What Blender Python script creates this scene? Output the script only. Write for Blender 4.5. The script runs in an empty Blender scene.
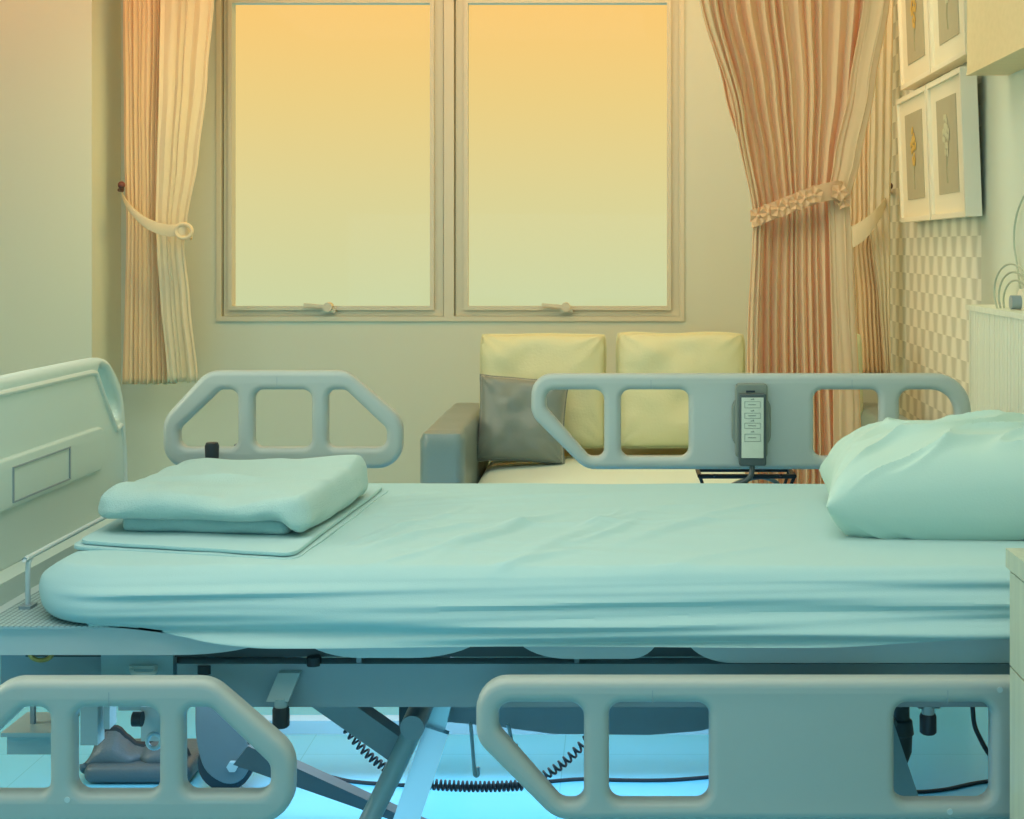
import bpy, bmesh, math, random
from mathutils import Vector, Matrix, noise
random.seed(7)
C = bpy.context.scene.collection
F = 1480.0; VX, VY = 620.0, 248.0; CZ = 1.17
def P(px, py, D): return Vector(((px-VX)*D/F, D, CZ-(py-VY)*D/F))
def PX(px, D): return (px-VX)*D/F
def PZ(py, D): return CZ-(py-VY)*D/F
def lin(c):
    r = []
    for v in c:
        v /= 255.0
        r.append(v/12.92 if v <= .04045 else ((v+.055)/1.055)**2.4)
    return (*r, 1.0)

# ------------------------------------------------------------------ materials
def mat(name, rgb, rough=.5, metal=0, bump=0, bscale=40, spec=.5, var=0, vscale=3, sheen=0, transl=None, coat=0):
    m = bpy.data.materials.new(name); m.use_nodes = True
    nt = m.node_tree; N = nt.nodes; L = nt.links
    b = N['Principled BSDF']; base = lin(rgb)
    b.inputs['Base Color'].default_value = base
    b.inputs['Roughness'].default_value = rough
    b.inputs['Metallic'].default_value = metal
    b.inputs['Specular IOR Level'].default_value = spec
    b.inputs['Sheen Weight'].default_value = sheen
    b.inputs['Coat Weight'].default_value = coat
    tc = N.new('ShaderNodeTexCoord')
    if var:
        n = N.new('ShaderNodeTexNoise'); n.inputs['Scale'].default_value = vscale; n.inputs['Detail'].default_value = 4
        L.new(tc.outputs['Object'], n.inputs['Vector'])
        mx = N.new('ShaderNodeMix'); mx.data_type = 'RGBA'
        mx.inputs['A'].default_value = tuple(c*(1-var) for c in base[:3])+(1,)
        mx.inputs['B'].default_value = tuple(min(1, c*(1+var)) for c in base[:3])+(1,)
        L.new(n.outputs['Fac'], mx.inputs['Factor']); L.new(mx.outputs['Result'], b.inputs['Base Color'])
    if bump:
        n = N.new('ShaderNodeTexNoise'); n.inputs['Scale'].default_value = bscale; n.inputs['Detail'].default_value = 3
        L.new(tc.outputs['Object'], n.inputs['Vector'])
        bp = N.new('ShaderNodeBump'); bp.inputs['Strength'].default_value = bump; bp.inputs['Distance'].default_value = .01
        L.new(n.outputs['Fac'], bp.inputs['Height']); L.new(bp.outputs['Normal'], b.inputs['Normal'])
    if transl:
        t = N.new('ShaderNodeBsdfTranslucent'); t.inputs['Color'].default_value = lin(transl[0])
        ms = N.new('ShaderNodeMixShader'); ms.inputs[0].default_value = transl[1]
        L.new(b.outputs[0], ms.inputs[1]); L.new(t.outputs[0], ms.inputs[2])
        L.new(ms.outputs[0], N['Material Output'].inputs['Surface'])
    return m

M = {}
M['wall'] = mat('wall_paint', (214,222,200), .8, bump=.05, bscale=300, spec=.2)
M['ceiling'] = mat('ceiling_paint', (225,215,190), .9)
M['frame'] = mat('window_enamel', (214,212,182), .35)
M['sheet'] = mat('mint_sheet', (170,208,207), .85, bump=.08, bscale=500, spec=.15, sheen=.1)
M['towel'] = mat('white_blanket', (176,210,203), .95, bump=.35, bscale=420, spec=.05, sheen=.25)
M['pillow'] = mat('pillowcase', (184,214,202), .85, bump=.05, bscale=300, spec=.1, sheen=.1)
M['abs'] = mat('rail_plastic', (168,181,174), .38, bump=.02, bscale=900, spec=.45)
M['board'] = mat('footboard_plastic', (196,216,206), .42, bump=.02, bscale=900, spec=.4)
M['bead'] = mat('footboard_moulding', (208,220,208), .35, spec=.5)
M['steel'] = mat('painted_steel', (140,158,162), .4, spec=.5, bump=.02, bscale=300)
M['deck'] = mat('deck_plastic', (190,208,206), .4, spec=.4)
M['lsteel'] = mat('light_painted_steel', (150,178,180), .35, spec=.5)
M['chrome'] = mat('polished_steel', (178,204,212), .3, metal=.85)
M['black'] = mat('black_rubber', (34,46,52), .45, spec=.4)
M['dark'] = mat('dark_grey_plastic', (70,84,84), .45, spec=.4)
M['wheel'] = mat('wheel_grey', (92,108,110), .4)
M['cream'] = mat('cream_leather', (212,214,168), .42, bump=.12, bscale=120, spec=.4)
M['seat'] = mat('cream_seat_leather', (218,238,226), .4, bump=.1, bscale=120, spec=.4)
M['grey_leather'] = mat('grey_leather', (126,146,142), .3, bump=.12, bscale=160, spec=.5)
M['grey_satin'] = mat('grey_satin', (122,134,124), .36, spec=.5, sheen=.3, bump=.06, bscale=90)
M['curt'] = mat('peach_curtain', (248,226,170), .8, spec=.1, bump=.05, bscale=400, transl=((255,165,62), .36))
M['curt_left'] = mat('cream_curtain', (248,232,190), .8, spec=.1, bump=.05, bscale=400, transl=((255,215,150), .3))
M['lining'] = mat('curtain_lining', (244,238,204), .8, spec=.1, bump=.04, bscale=400, transl=((250,225,165), .3))
M['flower'] = mat('tieback_flower', (240,190,138), .7, spec=.15)
M['picframe'] = mat('picture_frame_white', (245,240,212), .45)
M['matb'] = mat('picture_mat', (242,236,206), .7)
M['picgrey'] = mat('picture_grey', (184,178,146), .6, var=.06, vscale=30)
M['petal_y'] = mat('yellow_petals', (215,180,90), .6)
M['petal_w'] = mat('white_petals', (205,205,170), .6)
M['stem'] = mat('pale_stem', (175,172,135), .6)
M['dleather'] = mat('dark_grey_leather', (76,94,100), .4, bump=.12, bscale=160)
M['holder'] = mat('holder_grey', (118,130,118), .45)
M['tube'] = mat('clear_tube', (178,190,165), .3)
M['paper'] = mat('keypad_label', (190,202,186), .5)
M['ink'] = mat('keypad_ink', (105,120,112), .6)
M['rust'] = mat('brown_knob', (110,60,48), .5)
M['brass'] = mat('brass', (170,150,90), .35, metal=.8)

def wood(name, a, b, sc):
    m = bpy.data.materials.new(name); m.use_nodes = True; nt = m.node_tree; N = nt.nodes; L = nt.links
    bs = N['Principled BSDF']; bs.inputs['Roughness'].default_value = .5
    tc = N.new('ShaderNodeTexCoord'); mp = N.new('ShaderNodeMapping'); mp.inputs['Scale'].default_value = sc
    n = N.new('ShaderNodeTexNoise'); n.inputs['Scale'].default_value = 1; n.inputs['Detail'].default_value = 6
    r = N.new('ShaderNodeValToRGB'); r.color_ramp.elements[0].position = .3; r.color_ramp.elements[1].position = .7
    r.color_ramp.elements[0].color = lin(a); r.color_ramp.elements[1].color = lin(b)
    L.new(tc.outputs['Object'], mp.inputs[0]); L.new(mp.outputs[0], n.inputs['Vector']); L.new(n.outputs['Fac'], r.inputs[0]); L.new(r.outputs[0], bs.inputs['Base Color'])
    return m
M['wood'] = wood('pale_vertical_wood', (166,184,164), (184,198,174), (60,60,3))
M['wood_h'] = wood('pale_wood_fascia', (232,208,156), (238,214,164), (4,40,60))
M['panelw'] = wood('ribbed_white_panel', (224,232,208), (234,240,216), (10,70,1))

def m_wallpaper():
    m = bpy.data.materials.new('geometric_wallpaper'); m.use_nodes = True; nt = m.node_tree; N = nt.nodes; L = nt.links
    bs = N['Principled BSDF']; bs.inputs['Roughness'].default_value = .7
    tc = N.new('ShaderNodeTexCoord'); sp = N.new('ShaderNodeSeparateXYZ'); L.new(tc.outputs['Object'], sp.inputs[0])
    def mth(op, a, b=None, c=None):
        n = N.new('ShaderNodeMath'); n.operation = op
        for i, v in enumerate((a, b, c)):
            if v is None: continue
            if isinstance(v, (int, float)): n.inputs[i].default_value = v
            else: L.new(v, n.inputs[i])
        return n.outputs[0]
    zr = mth('DIVIDE', sp.outputs['Z'], .0635)
    row = mth('FLOOR', zr); fz = mth('FRACT', zr)
    half = mth('MULTIPLY', mth('MODULO', row, 2.0), .5)
    u = mth('FRACT', mth('ADD', mth('DIVIDE', sp.outputs['Y'], .135), half))
    # slanted split inside each tile: triangles and trapezia of a folded paper relief
    tri = mth('ABSOLUTE', mth('SUBTRACT', u, .5))
    lim = mth('ADD', mth('MULTIPLY', fz, .12), .17)
    d = mth('MULTIPLY', mth('SUBTRACT', tri, lim), 4.0)
    fac = mth('ADD', d, .5); fc = N.new('ShaderNodeClamp'); L.new(fac, fc.inputs[0])
    nz = N.new('ShaderNodeTexNoise'); nz.inputs['Scale'].default_value = 9; L.new(tc.outputs['Object'], nz.inputs['Vector'])
    r = N.new('ShaderNodeMix'); r.data_type = 'RGBA'; r.inputs['A'].default_value = lin((208,212,190)); r.inputs['B'].default_value = lin((244,246,226))
    L.new(fc.outputs[0], r.inputs['Factor'])
    L.new(r.outputs['Result'], bs.inputs['Base Color'])
    bp = N.new('ShaderNodeBump'); bp.inputs['Strength'].default_value = .3; bp.inputs['Distance'].default_value = .006
    L.new(fc.outputs[0], bp.inputs['Height']); L.new(bp.outputs[0], bs.inputs['Normal'])
    return m
M['wallpaper'] = m_wallpaper()

def m_floor():
    m = bpy.data.materials.new('vinyl_floor'); m.use_nodes = True; nt = m.node_tree; N = nt.nodes; L = nt.links
    bs = N['Principled BSDF']; bs.inputs['Roughness'].default_value = .22; bs.inputs['Specular IOR Level'].default_value = .4
    tc = N.new('ShaderNodeTexCoord')
    br = N.new('ShaderNodeTexBrick'); br.offset = 0; br.inputs['Scale'].default_value = 1
    br.inputs['Brick Width'].default_value = .6; br.inputs['Row Height'].default_value = .6; br.inputs['Mortar Size'].default_value = .0012
    br.inputs['Color1'].default_value = lin((112,204,236)); br.inputs['Color2'].default_value = lin((116,207,238)); br.inputs['Mortar'].default_value = lin((100,186,214))
    mp = N.new('ShaderNodeMapping'); mp.inputs['Location'].default_value = (.13,.18,0)
    L.new(tc.outputs['Object'], mp.inputs[0]); L.new(mp.outputs[0], br.inputs['Vector']); L.new(br.outputs['Color'], bs.inputs['Base Color'])
    return m
M['floor'] = m_floor()

def m_perf():
    m = bpy.data.materials.new('perforated_deck'); m.use_nodes = True; nt = m.node_tree; N = nt.nodes; L = nt.links
    bs = N['Principled BSDF']; bs.inputs['Roughness'].default_value = .45
    tc = N.new('ShaderNodeTexCoord'); v = N.new('ShaderNodeTexVoronoi'); v.inputs['Scale'].default_value = 110; v.inputs['Randomness'].default_value = 0
    L.new(tc.outputs['Object'], v.inputs['Vector'])
    r = N.new('ShaderNodeValToRGB'); r.color_ramp.elements[0].position = .25; r.color_ramp.elements[1].position = .4
    r.color_ramp.elements[0].color = lin((96,122,124)); r.color_ramp.elements[1].color = lin((165,192,192))
    L.new(v.outputs['Distance'], r.inputs[0]); L.new(r.outputs[0], bs.inputs['Base Color'])
    return m
M['perf'] = m_perf()

def m_glass():
    m = bpy.data.materials.new('window_glass'); m.use_nodes = True; nt = m.node_tree; N = nt.nodes; L = nt.links
    N.remove(N['Principled BSDF'])
    t = N.new('ShaderNodeBsdfTransparent'); g = N.new('ShaderNodeBsdfGlossy'); g.inputs['Roughness'].default_value = .02
    ms = N.new('ShaderNodeMixShader'); ms.inputs[0].default_value = .003
    L.new(t.outputs[0], ms.inputs[1]); L.new(g.outputs[0], ms.inputs[2]); L.new(ms.outputs[0], N['Material Output'].inputs['Surface'])
    return m
M['glass'] = m_glass()

# ------------------------------------------------------------------ helpers
def link(name, me, m, parent=None, smooth=True, angle=35):
    if isinstance(m, str): m = M[m]
    me.materials.clear(); me.materials.append(m)
    o = bpy.data.objects.new(name, me); C.objects.link(o)
    if smooth:
        for p in me.polygons: p.use_smooth = True
        try: me.set_sharp_from_angle(angle=math.radians(angle))
        except Exception: pass
    if parent:
        o.parent = parent; o.matrix_parent_inverse = Matrix.Translation(-parent.location)
        # bake the offset into the basis so copies stay simple
        o.matrix_parent_inverse = Matrix.Identity(4); o.location = -parent.location
    return o
def obj(name, bm, m, parent=None, bevel=0, seg=2, smooth=True):
    if bevel:
        es = [e for e in bm.edges if len(e.link_faces) == 2 and e.calc_face_angle(0) > .6]
        bmesh.ops.bevel(bm, geom=es, offset=bevel, segments=seg, affect='EDGES', profile=.5, clamp_overlap=True)
    bmesh.ops.recalc_face_normals(bm, faces=bm.faces)
    me = bpy.data.meshes.new(name); bm.to_mesh(me); bm.free()
    return link(name, me, m, parent, smooth)
def thing(name, label, cat, loc=(0,0,0), group=None):
    o = bpy.data.objects.new(name, None); C.objects.link(o); o.location = loc; o.empty_display_size = .05
    return tag(o, label, cat, group)
def tag(o, label, cat, group=None):
    o['label'] = label; o['category'] = cat
    if group: o['group'] = group
    return o
def struct(o): o['kind'] = 'structure'; return o
def B(bm, x0, x1, y0, y1, z0, z1):
    vs = [bm.verts.new((x, y, z)) for x in (x0, x1) for y in (y0, y1) for z in (z0, z1)]
    for f in ((0,1,3,2),(4,6,7,5),(0,4,5,1),(2,3,7,6),(0,2,6,4),(1,5,7,3)): bm.faces.new([vs[i] for i in f])
    return bm
def box(x0, x1, y0, y1, z0, z1): return B(bmesh.new(), x0, x1, y0, y1, z0, z1)
def frames(pts):
    pts = [Vector(p) for p in pts]; out = []; n = len(pts)
    t0 = (pts[1]-pts[0]).normalized(); up = Vector((0,0,1)) if abs(t0.z) < .9 else Vector((0,1,0))
    u = t0.cross(up).normalized()
    for i in range(n):
        t = (pts[min(i+1, n-1)]-pts[max(i-1, 0)]).normalized()
        u = (u-t*u.dot(t)).normalized(); out.append((pts[i], u, t.cross(u)))
    return out
def tube(bm, pts, r, seg=10, closed=False):
    fr = frames(pts); rings = []
    for i, (p, u, v) in enumerate(fr):
        rr = r[i] if isinstance(r, (list, tuple)) else r
        rings.append([bm.verts.new(p+(u*math.cos(a)+v*math.sin(a))*rr) for a in [2*math.pi*k/seg for k in range(seg)]])
    for a, b in zip(rings, rings[1:]):
        for k in range(seg): bm.faces.new((a[k], a[(k+1)%seg], b[(k+1)%seg], b[k]))
    if closed:
        a, b = rings[-1], rings[0]
        for k in range(seg): bm.faces.new((a[k], a[(k+1)%seg], b[(k+1)%seg], b[k]))
    else:
        bm.faces.new(rings[0]); bm.faces.new(rings[-1])
    return bm
def smoothpath(pts, n=8):
    pts = [Vector(p) for p in pts]; out = []
    q = [pts[0]]+pts+[pts[-1]]
    for i in range(1, len(q)-2):
        for k in range(n):
            t = k/n; a, b, c, d = q[i-1], q[i], q[i+1], q[i+2]
            out.append(.5*((2*b)+(c-a)*t+(2*a-5*b+4*c-d)*t*t+(3*b-a-3*c+d)*t**3))
    out.append(pts[-1]); return out
def cyl(bm, a, b, r, seg=20): return tube(bm, [a, b], r, seg)
def beam(bm, a, b, w, d):
    """rectangular bar from a to b, w wide in its XZ plane, d deep along Y"""
    a = Vector(a); b = Vector(b); t = (b-a).normalized(); s = Vector((0,1,0)); n = t.cross(s).normalized()
    vs = []
    for p in (a, b):
        for i, j in ((-1,-1),(1,-1),(1,1),(-1,1)): vs.append(bm.verts.new(p+n*w/2*i+s*d/2*j))
    bm.faces.new(vs[:4][::-1]); bm.faces.new(vs[4:])
    for k in range(4): bm.faces.new((vs[k], vs[(k+1)%4], vs[4+(k+1)%4], vs[4+k]))
    return bm
def rpoly(pts, seg=8):
    """polygon with per-corner radius (x, y, r) -> points"""
    out = []; n = len(pts)
    for i in range(n):
        p = Vector(pts[i][:2]); r = pts[i][2]
        if r <= 0: out.append(tuple(p)); continue
        a = (Vector(pts[i-1][:2])-p); b = (Vector(pts[(i+1)%n][:2])-p); la, lb = a.length, b.length
        a.normalize(); b.normalize(); ang = a.angle(b)
        d = min(r/math.tan(ang/2), la*.5, lb*.5); s, e = p+a*d, p+b*d
        rr = d*math.tan(ang/2); c = p+(a+b).normalized()*(rr/math.sin(ang/2))
        a0 = math.atan2(s.y-c.y, s.x-c.x); a1 = math.atan2(e.y-c.y, e.x-c.x); da = (a1-a0+math.pi)%(2*math.pi)-math.pi
        for k in range(seg+1):
            t = a0+da*k/seg; out.append((c.x+rr*math.cos(t), c.y+rr*math.sin(t)))
    return out
def plate(name, loops, thick, bev, m, parent=None, xf=None, bres=4):
    """2D outline with holes, extruded and rounded; local x,y in plane, z thickness; xf maps to the world"""
    cu = bpy.data.curves.new(name, 'CURVE'); cu.dimensions = '2D'; cu.fill_mode = 'BOTH'
    for lp in loops:
        s = cu.splines.new('POLY'); s.points.add(len(lp)-1)
        for i, p in enumerate(lp): s.points[i].co = (p[0], p[1], 0, 1)
        s.use_cyclic_u = True
    cu.extrude = max(thick/2-bev, 1e-5); cu.bevel_depth = bev; cu.bevel_resolution = bres; cu.offset = -bev
    t = bpy.data.objects.new('tmp', cu); C.objects.link(t)
    dg = bpy.context.evaluated_depsgraph_get(); me = bpy.data.meshes.new_from_object(t.evaluated_get(dg)); bpy.data.objects.remove(t)
    bm = bmesh.new(); bm.from_mesh(me); bmesh.ops.remove_doubles(bm, verts=bm.verts, dist=1e-5)
    bm.transform(xf if xf else Matrix.Identity(4)); 
    return obj(name, bm, m, parent)
XZ = Matrix(((1,0,0,0),(0,0,-1,0),(0,1,0,0),(0,0,0,1)))      # plane x,y -> X,Z ; thickness along Y
YZ = Matrix(((0,0,1,0),(1,0,0,0),(0,1,0,0),(0,0,0,1)))       # plane x,y -> Y,Z ; thickness along X
def soft_box(sx, sy, sz, R, r, nx, ny, nz):
    """box centred at origin with plan corner radius R and edge radius r, evenly gridded"""
    bm = bmesh.new(); grid = {}
    hx, hy, hz = sx/2, sy/2, sz/2
    def mp(i, j, k):
        x = -hx+sx*i/nx; y = -hy+sy*j/ny; z = -hz+sz*k/nz
        ix = max(-(hx-R), min(hx-R, x)); iy = max(-(hy-R), min(hy-R, y)); dx, dy = x-ix, y-iy
        m = max(abs(dx), abs(dy)); e = R-m if m > 0 else R
        if m > 0:
            l = math.hypot(dx, dy); nxn, nyn = dx/l, dy/l
        else: nxn = nyn = 0; l = 0
        if m > 0:
            q1 = r-e; q2 = abs(z)-(hz-r)
            dist = m
            if q1 > 0 and q2 > 0:
                mm = max(q1, q2); l2 = math.hypot(q1, q2); q1, q2 = q1/l2*mm, q2/l2*mm
                dist = R-r+q1; z = math.copysign(hz-r+q2, z)
            x, y = ix+nxn*dist, iy+nyn*dist
        return Vector((x, y, z))
    def V(i, j, k):
        key = (i, j, k)
        if key not in grid: grid[key] = bm.verts.new(mp(i, j, k))
        return grid[key]
    for i in range(nx):
        for j in range(ny):
            for k in (0, nz): bm.faces.new((V(i,j,k), V(i+1,j,k), V(i+1,j+1,k), V(i,j+1,k)))
    for i in range(nx):
        for k in range(nz):
            for j in (0, ny): bm.faces.new((V(i,j,k), V(i+1,j,k), V(i+1,j,k+1), V(i,j,k+1)))
    for j in range(ny):
        for k in range(nz):
            for i in (0, nx): bm.faces.new((V(i,j,k), V(i,j+1,k), V(i,j+1,k+1), V(i,j,k+1)))
    return bm
def cushion(w, h, t, n=36, pinch=.07, wr=.006, seed=0, pw=.42, sag=0):
    """stuffed square cushion in local XZ, thickness Y, base at z=0"""
    bm = bmesh.new()
    def pt(u, v, s):
        x = w/2*u*(1-pinch*(1-v*v)*abs(u)); z = h/2*v*(1-pinch*(1-u*u)*abs(v))
        rc = 1-.045*(abs(u*v))**5*(pinch < .06); x *= rc; z *= rc
        z += h*.006*math.sin(5*u+seed)*(v > .5)*v
        e = max(0, (1-u**4)*(1-v**4))
        y = s*t/2*e**pw
        # wrinkles radiating from the corners and edges
        q = noise.noise(Vector((u*2.3+seed, v*2.3, seed*1.7)))
        y += s*wr*q*e**.3
        cr = math.sin(14*math.atan2(1.05-abs(v), 1.05-abs(u))+seed)*math.exp(-4.5*math.hypot(1-abs(u), 1-abs(v)))
        y += s*wr*1.1*cr*e**.3
        z += -sag*(1-u*u)*(v > 0)*v
        return Vector((x, y, z+h/2))
    gs = []
    for s in (-1, 1):
        g = [[None]*(n+1) for _ in range(n+1)]
        for i in range(n+1):
            for j in range(n+1):
                u = -1+2*i/n; v = -1+2*j/n
                u = math.sin(u*math.pi/2)*.35+u*.65; v = math.sin(v*math.pi/2)*.35+v*.65
                if s == 1 and (i in (0, n) or j in (0, n)): g[i][j] = gs[0][i][j]
                else: g[i][j] = bm.verts.new(pt(u, v, s))
        gs.append(g)
        for i in range(n):
            for j in range(n):
                q = (g[i][j], g[i+1][j], g[i+1][j+1], g[i][j+1]); bm.faces.new(q if s < 0 else q[::-1])
    return bm
def seam_path(w, h, pinch, seed=0, n=20):
    pts = []
    for k in range(4*n):
        e, t = divmod(k, n); t = -1+2*t/n
        u, v = ((t,-1),(1,t),(-t,1),(-1,-t))[e]
        rc = 1-.045*(abs(u*v))**5*(pinch < .06)
        pts.append(Vector((rc*w/2*u*(1-pinch*(1-v*v)*abs(u)), 0, rc*h/2*v*(1-pinch*(1-u*u)*abs(v))+h*.006*math.sin(5*u+seed)*(v > .5)*v+h/2)))
    return pts
def place(bm, loc, rx=0, rz=0, ry=0):
    bm.transform(Matrix.Translation(loc) @ Matrix.Rotation(rz, 4, 'Z') @ Matrix.Rotation(rx, 4, 'X') @ Matrix.Rotation(ry, 4, 'Y')); return bm
def ss(a, b, x):
    t = max(0, min(1, (x-a)/(b-a))); return t*t*(3-2*t)

# ------------------------------------------------------------------ room
DW = 5.8; XR = 1.05; XL = -3.3; YF = -2.6; ZC = 2.75
struct(obj('floor', box(XL-.2, XR+.2, YF-.2, DW+.3, -.1, 0), 'floor', smooth=False))
struct(obj('ceiling', box(XL-.2, XR+.2, YF-.2, DW+.3, ZC, ZC+.1), 'ceiling', smooth=False))
wx0, wx1 = PX(217, DW), PX(684, DW); wz0 = PZ(321, DW); wz1 = PZ(-8, DW)
bm = box(XL-.2, wx0, DW, DW+.2, 0, ZC); B(bm, wx1, XR+.2, DW, DW+.2, 0, ZC)
B(bm, wx0, wx1, DW, DW+.2, 0, wz0); B(bm, wx0, wx1, DW, DW+.2, wz1, ZC)
struct(obj('wall_back', bm, 'wall', smooth=False))
cx1 = PX(121, DW)
struct(obj('wall_left', box(XL-.2, cx1, 5.48, DW, 0, ZC), 'wall', bevel=.004, smooth=False))
struct(obj('wall_side', box(XL-.2, XL, YF, 5.48, 0, ZC), 'wall', smooth=False))
struct(obj('wall_front', box(XL-.2, XR+.2, YF-.2, YF, 0, ZC), 'wall', smooth=False))
YP = 4.30
struct(obj('wall_right', box(XR, XR+.2, YF, YP, 0, ZC), 'wall', smooth=False))
struct(obj('wall_right', box(XR, XR+.2, YP, DW, 0, ZC), 'wallpaper', smooth=False))
bm = box(cx1, XR, DW-.012, DW, 0, .09)
struct(obj('baseboard_back', bm, 'frame', bevel=.003))

# window: a fixed outer frame, two sashes each with pane and latch
bm = bmesh.new(); fw = PX(5, DW)-PX(0, DW)
def ring(bm, x0, x1, z0, z1, w, y0, y1):
    B(bm, x0, x0+w, y0, y1, z0, z1); B(bm, x1-w, x1, y0, y1, z0, z1); B(bm, x0+w, x1-w, y0, y1, z0, z0+w); B(bm, x0+w, x1-w, y0, y1, z1-w, z1)
ring(bm, wx0-.001, wx1+.001, wz0-.001, wz1+.006, fw, DW-.008, DW+.1)
B(bm, PX(444, DW), PX(454, DW), DW-.007, DW+.1, wz0, wz1)
struct(obj('trim_1', bm, 'frame', bevel=.003))
def sash(n, a, b, top, bot, lx):
    w = thing('window_%d' % n, '', 'window', (0,0,0)); del w['label']; del w['category']; struct(w)
    x0, x1, z1, z0 = PX(a, DW), PX(b, DW), PZ(top, DW), PZ(bot, DW)
    bm = bmesh.new(); t = .03
    bx0, bx1 = (PX(223, DW), PX(443, DW)) if n == 1 else (PX(455.5, DW), PX(679.5, DW))
    zb = wz0+fw
    B(bm, bx0, x0, DW+.012, DW+.07, zb, wz1); B(bm, x1, bx1, DW+.012, DW+.07, zb, wz1)
    B(bm, x0, x1, DW+.012, DW+.07, zb, z0); B(bm, x0, x1, DW+.012, DW+.07, z1, wz1)
    obj('sash', bm, 'frame', w, bevel=.004)
    bm = bmesh.new(); ring(bm, x0-.012, x1+.012, z0-.012, z1+.012, .016, DW-.004, DW+.014)
    obj('glazing_bead', bm, 'frame', w, bevel=.003)
    obj('pane', box(x0-.005, x1+.005, DW+.04, DW+.045, z0-.005, z1+.005), 'glass', w, smooth=False)
    bm = bmesh.new(); y = DW-.02
    lz = PZ(309, DW)
    beam(bm, (PX(lx-14, DW), y, lz+.018), (PX(lx+8, DW), y, lz+.010), .012, .012)
    cyl(bm, (PX(lx+10, DW), DW+.012, lz+.008), (PX(lx+10, DW), y-.012, lz+.008), .018, 14)
    B(bm, PX(lx+4, DW), PX(lx+17, DW), DW-.016, DW+.012, lz-.014, lz+.002)
    obj('latch', bm, 'frame', w, bevel=.002)
sash(1, 231, 431, 2, 307, 319); sash(2, 467, 668, 2, 307, 556)

# ------------------------------------------------------------------ curtains
def curtain_bm(rows, nfold, amp, D, seed, ncol=420, shear=.35, soft=0):
    """rows: (z, x_left, x_right, fold_scale, dy) from top to bottom (interpolated smoothly)"""
    bm = bmesh.new(); rnd = random.Random(seed)
    ph = [rnd.uniform(.6, 1.5) for _ in range(nfold)]; tot = sum(ph); am = [rnd.uniform(.55, 1.25) for _ in range(nfold)]
    nz = 90; zt, zb = rows[0][0], rows[-1][0]; grid = []
    def interp(z):
        for a, b in zip(rows, rows[1:]):
            if z <= a[0] and z >= b[0]-1e-9:
                t = (a[0]-z)/(a[0]-b[0]); t2 = t*t*(3-2*t)
                return [a[k]+(b[k]-a[k])*(t*.5+t2*.5) for k in range(1, 5)]
        return rows[-1][1:]
    for j in range(nz+1):
        z = zt+(zb-zt)*j/nz; xl, xr, fs, dy = interp(z); row = []
        for i in range(ncol+1):
            s = i/ncol; q = s*tot; k = 0
            while k < nfold-1 and q > ph[k]: q -= ph[k]; k += 1
            f = q/ph[k]; a = am[k]
            w = math.sin(2*math.pi*f); w = math.copysign(abs(w)**.75, w)
            x = xl+(xr-xl)*(s+shear/nfold*.5*math.sin(4*math.pi*f)*.5)
            y = D+dy+amp*fs*a*w+.004*noise.noise(Vector((s*9, z*3, seed)))
            x += .006*noise.noise(Vector((s*6+3, z*2.2, seed+9)))
            zz = z+(0 if j < nz else .008*noise.noise(Vector((s*20, 0, seed)))-.004)
            row.append(bm.verts.new((x, y, zz)))
        grid.append(row)
    for j in range(nz):
        for i in range(ncol): bm.faces.new((grid[j][i], grid[j+1][i], grid[j+1][i+1], grid[j][i+1]))
    return bm
def thick(o, t=.003):
    s = o.modifiers.new('thickness', 'SOLIDIFY'); s.thickness = t; s.offset = 0; return o

# large privacy curtain in front of the sofa
D = 4.0
cur = thing('curtain', 'large peach pleated curtain tied with a flower band, in front of the sofa', 'curtain', (PX(795, D), D, 0.03), 'curtains drawn aside')
def R(py, a, b, fs, dy=0, D=4.0): return (PZ(py, D), PX(a, D), PX(b, D), fs, dy)
rows = [R(-330, 640, 915, 1.0), R(-100, 688, 896, .95), R(0, 700, 888, .9), R(90, 726, 874, .75), R(160, 744, 858, .6), R(208, 754, 849, .5), R(240, 751, 852, .55),
        R(330, 748, 856, .7), R(480, 746, 862, .85), (.03, PX(742, D), PX(866, D), .9, 0)]
thick(obj('fabric', curtain_bm(rows, 14, .0165, D, 3), 'curt', cur))
# pale leading edge and the right-hand wrap
rows = [R(-330, 640, 660, 1, -.02), R(0, 700, 716, 1, -.025), R(120, 734, 744, .8, -.03), R(218, 753, 759, .5, -.035), R(330, 747, 757, .6, -.03), (.03, PX(743, D), PX(756, D), .8, -.03)]
thick(obj('leading_edge', curtain_bm(rows, 2, .012, D, 4, 60), 'curt', cur))
rows = [R(-330, 880, 915, .6, -.02), R(0, 862, 888, .5, -.03), R(90, 846, 872, .4, -.035), R(160, 832, 858, .35, -.04), R(200, 826, 847, .3, -.04), R(250, 828, 850, .3, -.035), R(400, 832, 858, .3, -.03), (.03, PX(834, D), PX(862, D), .4, -.03)]
thick(obj('side_fold', curtain_bm(rows, 1, .012, D, 5, 60), 'curt', cur))
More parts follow.
